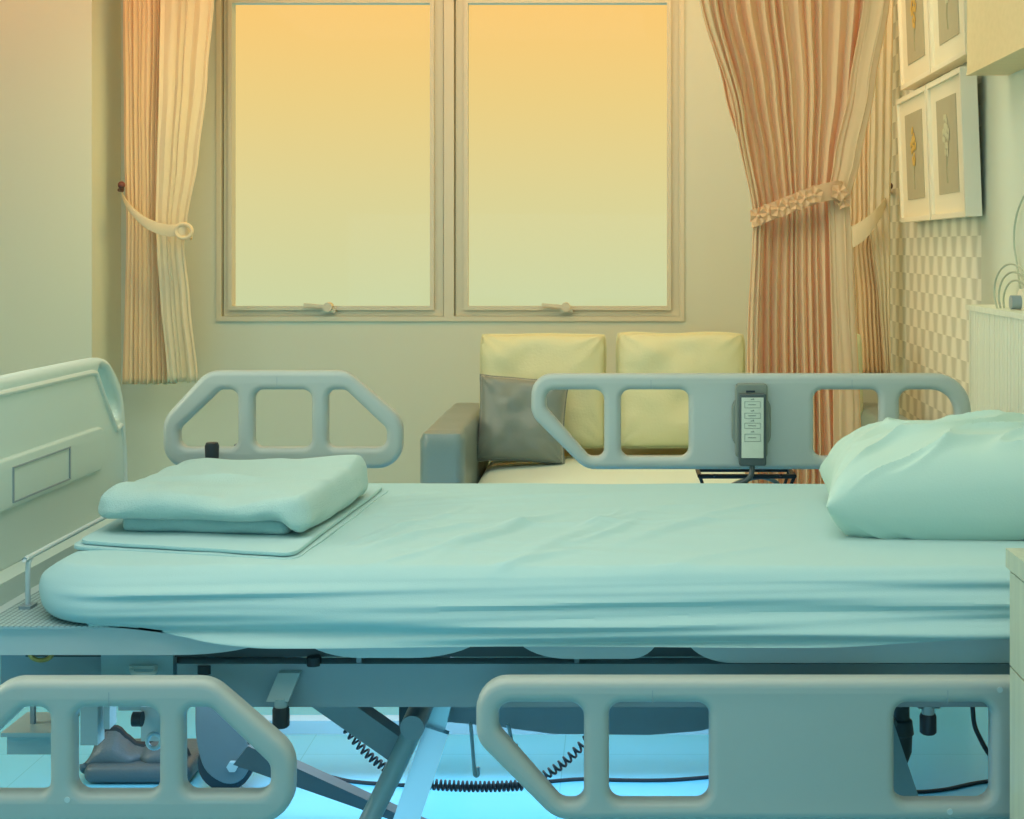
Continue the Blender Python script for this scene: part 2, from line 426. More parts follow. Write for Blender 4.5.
# flower tieback
tb = thing('curtain_tieback', 'flower-covered tieback band around the large peach curtain', 'tieback', (PX(800, D), D-.08, PZ(200, D)))
pts = smoothpath([P(754,217,D)+Vector((0,.05,0)), P(755,218,D-.055), P(785,206,D-.075), P(815,195,D-.08), P(840,190,D-.06), P(846,196,D+.03)], 8)
bm = bmesh.new(); prev = None
for i, p in enumerate(pts):
    up = Vector((0,0,.024)); a, b = bm.verts.new(p+up), bm.verts.new(p-up)
    c, d = bm.verts.new(p-up+Vector((0,.006,0))), bm.verts.new(p+up+Vector((0,.006,0)))
    cur4 = (a, b, c, d)
    if prev:
        for k in range(4): bm.faces.new((prev[k], prev[(k+1)%4], cur4[(k+1)%4], cur4[k]))
    else: bm.faces.new(cur4)
    prev = cur4
bm.faces.new(prev); obj('band', bm, 'flower', tb)
def flower_bm(c, r, rot):
    bm = bmesh.new()
    for k in range(5):
        a = rot+2*math.pi*k/5; d = Vector((math.cos(a), 0, math.sin(a))); s = Vector((-math.sin(a), 0, math.cos(a)))
        tip = bm.verts.new(c+d*r+Vector((0,-.002,0))); l = bm.verts.new(c+d*r*.6+s*r*.42+Vector((0,-.010,0))); rr = bm.verts.new(c+d*r*.6-s*r*.42+Vector((0,-.010,0)))
        l2 = bm.verts.new(c+d*r*.6+s*r*.45+Vector((0,.002,0))); r2 = bm.verts.new(c+d*r*.6-s*r*.45+Vector((0,.002,0)))
        o = bm.verts.new(c+Vector((0,-.003,0))); m_ = bm.verts.new(c+d*r*.62+Vector((0,-.001,0)))
        for f in ((o,l,m_),(l,tip,m_),(o,m_,rr),(rr,m_,tip),(l,l2,tip),(rr,tip,r2),(o,l2,l),(o,rr,r2)): bm.faces.new(f)
    bmesh.ops.create_uvsphere(bm, u_segments=8, v_segments=6, radius=r*.2, matrix=Matrix.Translation(c+Vector((0,-.006,0))))
    return bm
for k, (fx, fy, dd) in enumerate([(758,216,-.075),(768,213,-.08),(778,209,-.085),(787,206,-.088),(796,202,-.09),(805,198,-.092),(814,195,-.092),(839,192,-.075),(843,200,-.06)]):
    obj('flower', flower_bm(P(fx, fy, D+dd-.002), .026, k*.7), 'flower', tb, smooth=False)

# curtain against the back wall, right of the window
D = 5.45
cr = thing('curtain', 'narrow cream curtain with sash in the corner behind the large peach curtain', 'curtain', (PX(865, D), D, PZ(374, D)), 'curtains drawn aside')
rows = [R(-120, 835, 892, 1, 0, D), R(0, 838, 891, 1, 0, D), R(120, 846, 889, .8, 0, D), R(215, 848, 887, .5, 0, D), R(245, 846, 880, .6, 0, D), R(300, 849, 886, .9, 0, D), R(374, 851, 891, 1.1, 0, D)]
thick(obj('fabric', curtain_bm(rows, 9, .010, D, 11, 260), 'curt_left', cr))
rows = [R(-120, 866, 892, 1, -.05, D), R(0, 866, 891, 1, -.05, D), R(120, 868, 889, 1, -.05, D), R(215, 866, 888, .8, -.04, D), R(300, 878, 888, .9, -.03, D), R(372, 884, 889, .9, -.03, D)]
thick(obj('plain_panel', curtain_bm(rows, 3, .010, D, 12, 80), 'lining', cr))
def sash_band(pts, hw, m, parent, name='tieback', y=.008):
    bm = bmesh.new(); prev = None
    for (p, h) in pts:
        ring4 = [bm.verts.new(p+v) for v in (Vector((0,-y/2,h)), Vector((0,-y,0)), Vector((0,-y/2,-h)), Vector((0,y/2,-h)), Vector((0,y/2,h)))]
        if prev:
            for k in range(5): bm.faces.new((prev[k], prev[(k+1)%5], ring4[(k+1)%5], ring4[k]))
        else: bm.faces.new(ring4)
        prev = ring4
    bm.faces.new(prev); return obj(name, bm, m, parent)
def band_pts(keys, n=10):
    ps = smoothpath([k[0] for k in keys], n); m = len(keys)-1; out = []
    for i, p in enumerate(ps):
        t = i/n; k = min(int(t), m-1); f = t-k; out.append((p, keys[k][1]*(1-f)+keys[k+1][1]*f))
    return out
sash_band(band_pts([(P(845,236,D), .022), (P(850,238,D-.10), .04), (P(866,228,D-.12), .038), (P(880,212,D-.09), .026), (P(889,196,D), .010)]), 0, 'lining', cr)
hk = thing('curtain_hook', 'small dark brown hook at the wall corner holding the sash', 'hook', P(889,190,5.5))
bm = bmesh.new(); tube(bm, smoothpath([P(889,192,5.79), P(889,193,5.6), P(889,191,5.5), P(889.5,186,5.47)]), .007, 8); obj('hook_arm', bm, 'rust', hk)
bm = bmesh.new(); bmesh.ops.create_uvsphere(bm, u_segments=12, v_segments=8, radius=.013, matrix=Matrix.Translation(P(889.5,186,5.47))); obj('knob', bm, 'rust', hk)

# left curtain
D = 5.55
cl = thing('curtain', 'short cream curtain tied back left of the window', 'curtain', (PX(160, D), D, PZ(383, D)), 'curtains drawn aside')
rows = [R(-120, 123, 180, 1, 0, D), R(0, 123, 174, 1, 0, D), R(120, 124, 172, .9, 0, D), R(215, 126, 170, .8, 0, D), R(300, 125, 172, .95, 0, D), R(383, 123, 176, 1.1, 0, D)]
thick(obj('fabric', curtain_bm(rows, 12, .009, D, 21, 300), 'curt_left', cl))
rows = [R(-120, 160, 224, .8, -.03, D), R(0, 163, 216, .8, -.03, D), R(80, 162, 210, .7, -.035, D), R(160, 160, 201, .6, -.04, D), R(222, 160, 191, .4, -.05, D), R(245, 162, 188, .4, -.05, D), R(300, 164, 193, .5, -.04, D), R(380, 170, 200, .6, -.03, D)]
thick(obj('plain_panel', curtain_bm(rows, 5, .012, D, 22, 160), 'lining', cl))
sash_band(band_pts([(P(122,193,D+.02), .008), (P(128,206,D-.06), .014), (P(145,222,D-.10), .020), (P(165,230,D-.12), .022), (P(184,230,D-.13), .022), (P(192,232,D-.08), .022), (P(191,235,D), .020)]), 0, 'lining', cl)
bm = bmesh.new(); tube(bm, [P(184,231,D-.135)+Vector((.03*math.cos(a), -.004, .026*math.sin(a))) for a in [k*math.pi/10 for k in range(20)]], .007, 8, True); obj('sash_knot', bm, 'lining', cl)
hk2 = thing('curtain_hook', 'small dark brown hook beside the left curtain', 'hook', P(121.5,187,5.52))
bm = bmesh.new(); tube(bm, smoothpath([P(119.5,190,5.7), P(121.5,190,5.6), P(122,190,5.5), P(121.5,185,5.47)]), .008, 8); obj('hook_arm', bm, 'rust', hk2)
bm = bmesh.new(); bmesh.ops.create_uvsphere(bm, u_segments=12, v_segments=8, radius=.014, matrix=Matrix.Translation(P(121.5,185,5.47))); obj('knob', bm, 'rust', hk2)

# ------------------------------------------------------------------ pictures on the right wall
def picture(y0, y1, z0, z1, label, petal, seed):
    """framed flower print: plane x,y -> Y,Z ; hangs 2 cm off the wall, leaning a little"""
    t = thing('framed_picture', label, 'picture', (XR-.02, (y0+y1)/2, z0), 'framed flower prints')
    w, h = y1-y0, z1-z0; X0 = XR-.012; dep = .048
    lean = Matrix.Translation((X0, 0, z0)) @ Matrix.Rotation(math.radians(-2.2), 4, 'Y') @ Matrix.Translation((-X0, 0, -z0))
    bm = bmesh.new(); fwid = .016; xf = X0-dep
    B(bm, xf, X0, y0, y0+fwid, z0, z1); B(bm, xf, X0, y1-fwid, y1, z0, z1); B(bm, xf, X0, y0+fwid, y1-fwid, z0, z0+fwid); B(bm, xf, X0, y0+fwid, y1-fwid, z1-fwid, z1)
    bm.transform(lean); obj('frame', bm, 'picframe', t, bevel=.002)
    bm = box(xf+.010, xf+.014, y0+fwid, y1-fwid, z0+fwid, z1-fwid); bm.transform(lean); obj('mat_board', bm, 'matb', t, smooth=False)
    mg = w*.22; bm = box(xf+.007, xf+.010, y0+mg, y1-mg, z0+.075, z1-.065); bm.transform(lean); pr = obj('print', bm, 'picgrey', t, smooth=False)
    cy, cz = (y0+y1)/2, z0+h*.48; rnd = random.Random(seed)
    bm = bmesh.new(); tube(bm, [(xf+.006, cy+.01*math.sin(k), cz-.10+.025*k) for k in range(5)], .0022, 6); bm.transform(lean); obj('flower_stem', bm, 'stem', t)
    bm = bmesh.new()
    for (oy, oz) in ((0,0),(.025,.045),(-.02,.05),(.005,.085)):
        for k in range(5):
            a = 2*math.pi*k/5+rnd.random(); c = Vector((xf+.005, cy+oy+.016*math.cos(a), cz+oz+.016*math.sin(a)))
            bmesh.ops.create_uvsphere(bm, u_segments=8, v_segments=6, radius=.011, matrix=Matrix.Translation(c) @ Matrix.Diagonal((.15,1,1,1)))
    bm.transform(lean); obj('flower_print', bm, petal, t)
zl, zh = 1.262, 1.692
picture(4.725, 5.22, zl, zh, 'lower framed flower print nearest the curtain, yellow flower on grey', 'petal_y', 1)
picture(4.24, 4.71, zl, zh, 'lower framed flower print further from the curtain, pale flower on grey', 'petal_w', 2)
picture(4.725, 5.22, zh+.035, zh+.465, 'upper framed flower print nearest the curtain, cropped by the photo top', 'petal_y', 3)
picture(4.24, 4.71, zh+.035, zh+.465, 'upper framed flower print beside the wooden wall box, cropped by the photo top', 'petal_w', 4)

# wall box upper right
D = 4.0; z0 = PZ(75.5, D)
wc = thing('wall_cabinet', 'pale wooden box cabinet fixed high on the right wall', 'cabinet', (XR, D-.5, z0))
obj('body', box(PX(967, D), XR, 2.2, D, z0, z0+.5), 'wood_h', wc, bevel=.002)
obj('bottom_edge', box(PX(967, D)-.002, PX(967, D)+.012, 2.2, D+.001, z0-.001, z0+.008), 'wood_h', wc)

# headwall panel behind the bed head
D = 4.14; zt = PZ(306, D); xh = PX(967, D)
hp = thing('wall_panel', 'low white ribbed panel on the wall behind the pillow', 'panel', (XR, 3, 0))
bm = box(xh+.006, XR, 1.2, D, 0, zt-.008)
obj('board', bm, 'panelw', hp)
for k in range(60):
    y = D-.02-k*.026
    if k < 60: bm = box(xh, xh+.006, y-.021, y, .02, zt-.010) if k == 0 else B(bm, xh, xh+.006, y-.021, y, .02, zt-.010)
obj('ribs', bm, 'panelw', hp, smooth=False)
obj('cap', box(xh-.004, XR, 1.2, D+.004, zt-.010, zt+.004), 'panelw', hp, bevel=.002)

# gas outlet with coiled tubing on the right wall
D = 3.80
ou = thing('wall_outlet', 'round wall outlet above the ribbed panel at the right edge', 'outlet', (XR, D, PZ(302, D)))
bm = bmesh.new(); c = Vector((XR, D-.03, PZ(302, D))); cyl(bm, c, c-Vector((.03,0,0)), .035, 24); obj('plate', bm, 'picframe', ou, bevel=.004)
bm = bmesh.new(); cyl(bm, c-Vector((.03,0,0)), c-Vector((.055,0,0)), .018, 20); obj('socket', bm, 'steel', ou, bevel=.003)
tu = thing('tube_coil', 'thin coiled plastic tubing hung over the round wall outlet', 'tubing', c-Vector((.04,0,0)))
for k in range(3):
    bm = bmesh.new(); rr = .075+.012*k
    tube(bm, [c+Vector((-.04-.012*k, (rr*1.7)*math.cos(a)-.02*k, rr*.75*math.sin(a)-.0+.012*k)) for a in [2*math.pi*i/40 for i in range(40)]], .0028, 6, True)
    obj('loop', bm, 'tube', tu)
bm = bmesh.new(); tube(bm, smoothpath([Vector((XR-.01, 3.78, 1.32)), Vector((XR-.012, 3.87, 1.26)), Vector((XR-.012, 3.90, 1.19)), Vector((XR-.012, 3.86, 1.11)), Vector((XR-.03, 3.76, 1.04))], 8), .0028, 6); obj('lead', bm, 'tube', tu)

# ------------------------------------------------------------------ sofa
SF, SB = 4.35, 5.2
so = thing('sofa', 'two-seat sofa with grey leather arms and cream seat below the window', 'sofa', (.16, 4.8, 0))
def arm(x0, x1):
    bm = soft_box(x1-x0, SB-SF, .5, .03, .022, 12, 30, 20)
    for v in bm.verts:
        v.co.z += .25+.05+.06*(1-(2*v.co.x/(x1-x0))**2)*.12
        v.co.x += .004*noise.noise(v.co*5)
    bm.transform(Matrix.Translation(((x0+x1)/2, (SF+SB)/2, .075-.0))); return bm
axl = PX(419, SF)
az = PZ(432, SF)
def arm2(x0, x1):
    h = az-.06; bm = soft_box(x1-x0, SB-SF, h, .03, .028, 14, 30, 20)
    for v in bm.verts: v.co += Vector((.003*noise.noise(v.co*6), .004*noise.noise(v.co*5+Vector((3,0,0))), (.004*noise.noise(v.co*7) if v.co.z > 0 else 0)))
    bm.transform(Matrix.Translation(((x0+x1)/2, (SF+SB)/2, .06+h/2))); return bm
aw = .132
obj('arm', arm2(axl, axl+aw), 'grey_leather', so)
obj('arm', arm2(.935-aw, .935), 'grey_leather', so)
sx0, sx1 = axl+aw+.002, .935-aw-.002
bm = soft_box(sx1-sx0, .80, .16, .05, .05, 60, 40, 10)
for v in bm.verts:
    if v.co.z > 0: v.co.z += .03*(1-(2*v.co.x/(sx1-sx0))**2)*(1-(v.co.y/.4)**2)+.005*noise.noise(v.co*4)
bm.transform(Matrix.Translation(((sx0+sx1)/2, SF+.40, .44-.08+.01))); obj('seat', bm, 'seat', so)
obj('base', box(sx0, sx1, SF+.03, SB, .06, .30), 'grey_leather', so, bevel=.01)
bm = soft_box(sx1-sx0+.02, .2, .60, .06, .05, 60, 10, 24)
for v in bm.verts: v.co += .004*noise.noise_vector(v.co*5)
bm.transform(Matrix.Translation(((sx0+sx1)/2, SB+.105, .09+.30))); obj('backrest', bm, 'cream', so)
for x in (axl+.06, .875):
    for y in (SF+.07, SB-.07):
        bm = bmesh.new(); cyl(bm, (x, y, 0), (x, y, .07), .022, 14); obj('leg', bm, 'dark', so)
def add_cushion(name, label, cat, x0, x1, ytop, ybot, D, t, m, tilt, seed, ry=0, pinch=.05, piping=None, group=None, pw=.33):
    w = PX(x1, D)-PX(x0, D); zb = PZ(ybot, D); h = (PZ(ytop, D)-zb)/math.cos(tilt)
    loc = Vector(((PX(x0, D)+PX(x1, D))/2, D, zb))
    th = thing(name, label, cat, loc, group)
    bm = cushion(w, h, t, 40, pinch, .012, seed, pw); place(bm, loc, -tilt, 0, ry); obj('cover', bm, m, th)
    bm = bmesh.new(); tube(bm, seam_path(w, h, pinch, seed), .004, 6, True); place(bm, loc, -tilt, 0, ry); obj('piping', bm, piping or m, th)
add_cushion('back_cushion', 'cream leather back cushion on the sofa, left one behind the grey pillow', 'cushion', 478, 607, 334, 449, 4.99, .17, 'cream', .16, 1.3, pw=.26, pinch=.03, group='cream sofa cushions')
add_cushion('back_cushion', 'cream leather back cushion on the sofa, right one beside the curtain', 'cushion', 615, 747, 333, 449, 4.99, .17, 'cream', .16, 5.9, pw=.26, pinch=.03, group='cream sofa cushions')
add_cushion('back_cushion', 'cream leather back cushion on the sofa, mostly hidden behind the large peach curtain', 'cushion', 753, 865, 333, 449, 4.99, .17, 'cream', .16, 12.4, pw=.26, pinch=.03, group='cream sofa cushions')
add_cushion('throw_pillow', 'square grey satin throw pillow leaning on the left sofa cushion', 'cushion', 474, 564, 378, 463, 4.78, .13, 'grey_satin', .22, 9.1, math.radians(3), .07)

# ------------------------------------------------------------------ hospital bed
DN, DR = 2.30, 3.35; k = DR/F
bed = thing('hospital_bed', 'adjustable hospital bed with moulded rails, near rails lowered', 'bed', (-.05, 2.83, 0))
def rp(pts): return rpoly([(x*k, -y*k, r*k) for x, y, r in pts])
def mir(pts, w): return [(w-x, y, r) for x, y, r in pts][::-1]
head_loops = [rp([(0,0,34),(0,42,22),(54,96,26),(441,96,36),(441,0,36)]),
    rp([(15,16,15),(15,34,9),(58,83,9),(73,83,12),(73,16,10)]),
    rp([(90,16,9),(90,83,9),(158,83,9),(158,16,9)]), rp([(283,16,9),(283,83,9),(349,83,9),(349,16,9)]),
    rp([(369,16,11),(369,83,11),(425,83,24),(425,16,24)])]
wr_ = [(165,19,8),(183,19,9),(224,58,9),(224,77,14),(165,77,8)]
foot_loops = [rp([(44,0,26),(196-12,0,26),(240,48,26),(240,98,42),(0,98,42),(0,48,26)]),
    rp(wr_), rp(mir(wr_, 240)), rp([(91,19,9),(91,77,9),(149,77,9),(149,19,9)])]
def rail(name, loops, x, y, z):
    return plate(name, loops, .042, .014, 'abs', bed, Matrix.Translation((x, y, z)) @ XZ, 5)
h1 = rail('head_siderail', head_loops, PX(531, DR), DR+.02, PZ(374, DR))
f1 = rail('foot_siderail', foot_loops, PX(162, DR), DR+.02, PZ(371, DR))
h2 = rail('head_siderail', head_loops, PX(478, DN), DN-.02, PZ(672.5, DN))
f2 = rail('foot_siderail', foot_loops, PX(-51, DN), DN-.02, PZ(673, DN))
# joint lines and screw caps of the rails
def seam(r, x, y, z0, z1, s):
    obj('joint_line', box(x-.0006, x+.0006, y-.0005*s, y+.001*s, z0, z1), 'steel', r, smooth=False)
def sub(o, parent):
    pass
for (r, px, pd, ys, top) in ((f2, 118, DN, -1, 676), (h2, 652, DN, -1, 674), (h2, 942, DN, -1, 674), (f1, 277, DR, -1, 371), (h1, 651, DR, -1, 374), (h1, 852, DR, -1, 374)):
    sc = pd/F; yy = (DN-.0412 if pd == DN else DR-.0012)
    hh = 11*k
    zt_ = PZ(top, pd)-.013
    obj('joint_line', box(PX(px, pd)-.0007, PX(px, pd)+.0007, yy, yy+.002, zt_-hh+.004, zt_), 'steel', None, smooth=False).parent = r
for (r, px, py) in ((f2, 67, 800), (h2, 1000, 690), (h2, 950, 812)):
    bm = bmesh.new(); c = P(px, py, DN-.042); cyl(bm, c, c+Vector((0,.004,0)), .0045, 14); o = obj('screw_cap', bm, 'deck', None); o.parent = r
# rail mounting arms
for px in (71, 177, 750, 850):
    x = PX(px, DN+.02)
    bm = bmesh.new(); beam(bm, (x, DN+.02, .47), (x, DN+.02, .33), .018 if px < 200 else .035, .02); obj('rail_arm', bm, 'steel', bed)
for px in (239, 318, 868):
    x = PX(px, DR+.05)
    bm = bmesh.new(); beam(bm, (x, DR+.05, .47), (x, DR+.05, .72), .018 if px < 400 else .03, .02); obj('rail_arm', bm, 'steel', bed)

# footboard
XF = -1.10; yc = 2.81; hw = .50
def fb(pts): return [(yc+s*a, z) for (a, z, s) in pts]
half = [(0,.938),(.30,.937),(.352,.934),(.385,.925),(.425,.898),(.459,.867),(.482,.82),(.492,.764),(.500,.674),(.500,.56),(.485,.50)]
out = [(yc+a, z) for a, z in half]+[(yc-a, z) for a, z in half[::-1][:-1]]
hole = smoothpath([Vector((a, z, 0)) for a, z in [(.335,.917),(.372,.905),(.410,.872),(.442,.838),(.450,.812),(.440,.797),(.420,.802),(.395,.828),(.345,.872),(.318,.898),(.320,.913),(.335,.917)]], 4)[:-1]
h_a = [(yc+p.x, p.y) for p in hole]; h_b = [(yc-p.x, p.y) for p in hole]
out = [(p.x, p.y) for p in smoothpath([Vector((a, z, 0)) for a, z in out+[out[0]]], 4)[:-1]]
fbd = plate('footboard', [out, h_a, h_b], .04, .012, 'board', bed, Matrix.Translation((XF-.02, 0, 0)) @ YZ, 4)
def bead(pts, r=.006, m='bead', par=None, n=8, x=XF+.0):
    bm = bmesh.new(); tube(bm, smoothpath([Vector((x, a, z)) for a, z in pts], n), r, 8); o = obj('moulding', bm, m, None); o.parent = par or fbd; return o
for s in (1, -1):
    bead([(yc, .911),(yc+s*.2,.911),(yc+s*.285,.909),(yc+s*.308,.893),(yc+s*.335,.862),(yc+s*.41,.784),(yc+s*.43,.775),(yc+s*.452,.778),(yc+s*.470,.74),(yc+s*.478,.66),(yc+s*.470,.59),(yc+s*.455,.56)])
lp = rpoly([(yc-.33,.702,.03),(yc+.325,.702,.03),(yc+.325,.795,.03),(yc-.33,.795,.03)])
o = plate('name_panel', [lp], .016, .006, 'board', None, Matrix.Translation((XF+.002, 0, 0)) @ YZ); o.parent = fbd
bm = bmesh.new()
for (a, b, c, d) in ((2.66,2.93,.774,.777),(2.66,2.93,.712,.715),(2.655,2.659,.712,.777),(2.927,2.932,.712,.777)): B(bm, XF+.009, XF+.0125, a, b, c, d)
o = obj('card_slot', bm, 'steel', None, smooth=False); o.parent = fbd
obj('foot_crossbar', box(XF+.002, XF+.045, yc-.46, yc+.46, .555, .597), 'board', bed, bevel=.006)
# headboard, low behind the pillow
plate('headboard', [rpoly([(yc-.46,.50,.03),(yc+.46,.50,.03),(yc+.46,.70,.08),(yc-.46,.70,.08)])], .028, .008, 'board', bed, Matrix.Translation((.948, 0, 0)) @ YZ)

# deck: four moulded sections with upswept ends
DD = 2.385
def deck(a, b, yb, ltaper, rtaper, m='deck'):
    zt_, zb_ = .560, PZ(yb, DD)
    xa, xb = PX(a, DD), PX(b, DD); pts = []
    n = 10
    for i in range(n+1):
        t = i/n
        pts.append((xa+ltaper*(1-math.cos(t*math.pi/2))*1.0, zt_-.008-(zt_-.008-zb_)*math.sin(t*math.pi/2)))
    for i in range(n+1):
        t = 1-i/n
        pts.append((xb-rtaper*(1-math.cos(t*math.pi/2)), zt_-.008-(zt_-.008-zb_)*math.sin(t*math.pi/2)))
    pts += [(xb, zt_), (xa, zt_)]
    bm = bmesh.new()
    f = [bm.verts.new((x, DD, z)) for x, z in pts]; g = [bm.verts.new((x, 3.27, z)) for x, z in pts]
    bm.faces.new(f); bm.faces.new(g[::-1])
    for i in range(len(pts)): bm.faces.new((f[i], g[i], g[(i+1)%len(pts)], f[(i+1)%len(pts)]))
    return obj('deck_section', bm, m, bed, bevel=.002)
deck(-62, 276, 655, .01, .16); deck(300, 484, 658, .10, .12); deck(514, 660, 659, .09, .05); deck(684, 1160, 663, .08, .01)
obj('perforated_panel', box(-1.03, -.60, 2.375, 3.25, .559, .563), 'perf', bed)
bm = bmesh.new(); tube(bm, smoothpath([(-1.0,2.5,.562),(-1.0,2.5,.630),(-1.0,2.512,.644),(-1.0,2.53,.647),(-1.0,3.08,.647),(-1.0,3.10,.638),(-1.0,3.105,.562)], 5), .0045, 10); obj('mattress_retainer', bm, 'deck', bed)
bm = bmesh.new(); B(bm, -1.01, -.99, 2.485, 2.515, .562, .568); obj('retainer_foot', bm, 'steel', bed)
# black post tip behind the blanket
bm = bmesh.new(); c = P(212, 456, 3.30); tube(bm, [c-Vector((0,0,.10)), c-Vector((0,0,.02)), c+Vector((0,0,.022)), c+Vector((0,0,.030))], [.014,.014,.016,.013], 16); obj('release_knob', bm, 'black', bed)
# upper side beams
DB = 2.42; zb0, zb1 = PZ(707, DB), PZ(664, DB)
obj('side_beam', box(PX(178, DB), .90, DB, DB+.04, zb0, zb1), 'steel', bed, bevel=.004)
obj('side_beam', box(PX(178, DB), .90, 3.18, 3.22, zb0, zb1), 'steel', bed, bevel=.004)
obj('cross_beam', box(-.08, -.03, 2.46, 3.18, zb0, zb1-.01), 'steel', bed, bevel=.004)
obj('cross_beam', box(.84, .89, 2.46, 3.18, zb0, zb1-.01), 'steel', bed, bevel=.004)
for px in (360, 577, 756, 828, 950):
    obj('deck_hinge', box(PX(px, DD+.05)-.004, PX(px, DD+.05)+.004, DD+.04, DD+.10, zb1-.002, .54), 'steel', bed)
for px in (314, 205):
    bm = bmesh.new(); c = P(px, 664 if px == 314 else 672, DD+.04); cyl(bm, c-Vector((0,0,.002)), c+Vector((0,0,.012)), .012, 14); obj('rubber_stop', bm, 'black', bed)
obj('shade_filler', box(-.98, .88, 2.44, 3.2, zb1+.006, .552), 'dark', bed)  # added dark box closing the deck gap, its colour stands in for shade
# foot end plates
obj('end_plate', box(PX(101, 2.43), PX(173, 2.43), 2.43, 2.45, .432, PZ(652, 2.43)), 'lsteel', bed, bevel=.003)
obj('end_frame', box(-1.03, PX(101, 2.46), 2.46, 2.50, PZ(700, 2.46), PZ(655, 2.46)), 'steel', bed, bevel=.003)
obj('inner_pan', box(-1.06, -.60, 2.60, 3.15, .40, .44), 'steel', bed, bevel=.004)
bm = bmesh.new(); tube(bm, smoothpath([P(131,668,2.43), P(133,673,2.415), P(140,674,2.41), P(150,674,2.41), P(155,672,2.415), P(156,667,2.43)], 5), .0035, 8); B(bm, PX(130,2.43), PX(157,2.43), 2.424, 2.432, PZ(668,2.43), PZ(665,2.43)); obj('end_handle', bm, 'deck', bed)
bm = bmesh.new(); c = P(41, 650.5, 2.40)
tube(bm, [c+Vector((.018*math.cos(a), .0, .012*math.sin(a)-.004)) for a in [2*math.pi*i/20 for i in range(20)]], .004, 8, True); obj('drain_ring', bm, 'brass', bed)
# lever with black grip (two)
def lever(px, py0, py1, D, tilt):
    a = P(px+10, py0, D); b = P(px, py1, D)
    bm = bmesh.new(); beam(bm, a, b, .004, .05)
    bm.free(); bm = bmesh.new()
    w = 11*D/F
    vs = []
    for (cx, cy, dd) in ((px+tilt, py0, 0), (px, py1, -.02)):
        for s in (-1, 1): vs.append((PX(cx, D)+s*w, D+dd, PZ(cy, D)))
    top = [bm.verts.new(v) for v in vs]; bot = [bm.verts.new((v[0], v[1]+.016, v[2])) for v in vs]
    bm.faces.new((top[0], top[1], top[3], top[2])); bm.faces.new((bot[0], bot[2], bot[3], bot[1]))
    for i, j in ((0,1),(1,3),(3,2),(2,0)): bm.faces.new((top[i], bot[i], bot[j], top[j]))
    lv = obj('release_lever', bm, 'lsteel', bed, bevel=.003)
    c = P(px+1, py1, D-.012)
    bm = bmesh.new(); cyl(bm, c, c-Vector((0,0,.016)), .0105, 20); o = obj('lever_stem', bm, 'lsteel', None); o.parent = lv
    bm = bmesh.new(); tube(bm, [c-Vector((0,0,.014)), c-Vector((0,0,.018)), c-Vector((0,0,.044)), c-Vector((0,0,.047))], [.012,.0138,.0138,.011], 20); o = obj('lever_grip', bm, 'black', None); o.parent = lv
lever(280, 673, 698, DB-.02, 9)
lever(927, 700, 705, DB+.02, 0)
# lifting arms
bm = bmesh.new(); beam(bm, P(318,690,2.66), P(408,753,2.66), .046, .045); obj('lift_arm', bm, 'steel', bed, bevel=.004)
bm = bmesh.new(); beam(bm, P(243,752,3.0), P(420,893,3.0), .048, .04); obj('lift_arm', bm, 'wheel', bed, bevel=.004)
bm = bmesh.new(); tube(bm, [P(414,728,2.62), P(398,762,2.60), P(338,884,2.56)], .0175, 20); obj('lift_tube', bm, 'lsteel', bed)
bm = bmesh.new(); beam(bm, P(441,700,2.72), P(432,735,2.72), .042, .03); beam(bm, P(437,729,2.70), P(383,890,2.62), .046, .02); obj('lift_link', bm, 'chrome', bed, bevel=.004)
bm = bmesh.new(); cyl(bm, P(412,728,2.56), P(412,728,2.56)+Vector((0,.5,0)), .021, 20); obj('pivot_tube', bm, 'steel', bed)
pts = [(440,700),(745,700),(735,722),(700,731),(650,735),(553,734),(500,727),(447,722)]
bm = bmesh.new(); f = [bm.verts.new(P(x, y, 2.80)) for x, y in pts]; g = [bm.verts.new(v.co+Vector((0,.05,0))) for v in f]
bm.faces.new(f); bm.faces.new(g[::-1])
for i in range(len(f)): bm.faces.new((f[i], g[i], g[(i+1)%len(f)], f[(i+1)%len(f)]))
obj('lower_beam', bm, 'steel', bed, bevel=.004)
bm = box(PX(402,2.9), PX(440,2.9), 2.86, 2.92, PZ(722,2.9), PZ(690,2.9)); obj('pivot_block', bm, 'dark', bed, bevel=.003)
# base chassis
for y in (2.48, 3.26):
    obj('base_rail', box(-.90, .47, y-.02, y+.02, .105, .135), 'lsteel', bed, bevel=.004)
for x in (.42,):
    obj('base_cross_rail', box(x, x+.045, 2.50, 3.24, .105, .135), 'steel', bed, bevel=.004)
# brace plate seen through the right rail window
pts = [(884,706),(890,712),(925,815),(925,900),(884,900)]
bm = bmesh.new(); f = [bm.verts.new(P(x, y, 2.62)) for x, y in pts]; g = [bm.verts.new(v.co+Vector((0,.03,0))) for v in f]
bm.faces.new(f); bm.faces.new(g[::-1])
for i in range(len(f)): bm.faces.new((f[i], g[i], g[(i+1)%len(f)], f[(i+1)%len(f)]))
obj('brace_plate', bm, 'lsteel', bed, bevel=.003)
bm = bmesh.new(); tube(bm, [P(901,700,2.75), P(901,718,2.75), P(901,720,2.75), P(901,733,2.75), P(901,735,2.75), P(901,750,2.75), P(898,768,2.75), P(896,775,2.75)], [.016,.016,.021,.024,.021,.020,.013,.008], 20); obj('actuator', bm, 'dark', bed)
bm = bmesh.new(); c = P(893,724,2.71); cyl(bm, c, c+Vector((0,.02,0)), .008, 14); obj('actuator_bolt', bm, 'wheel', bed)
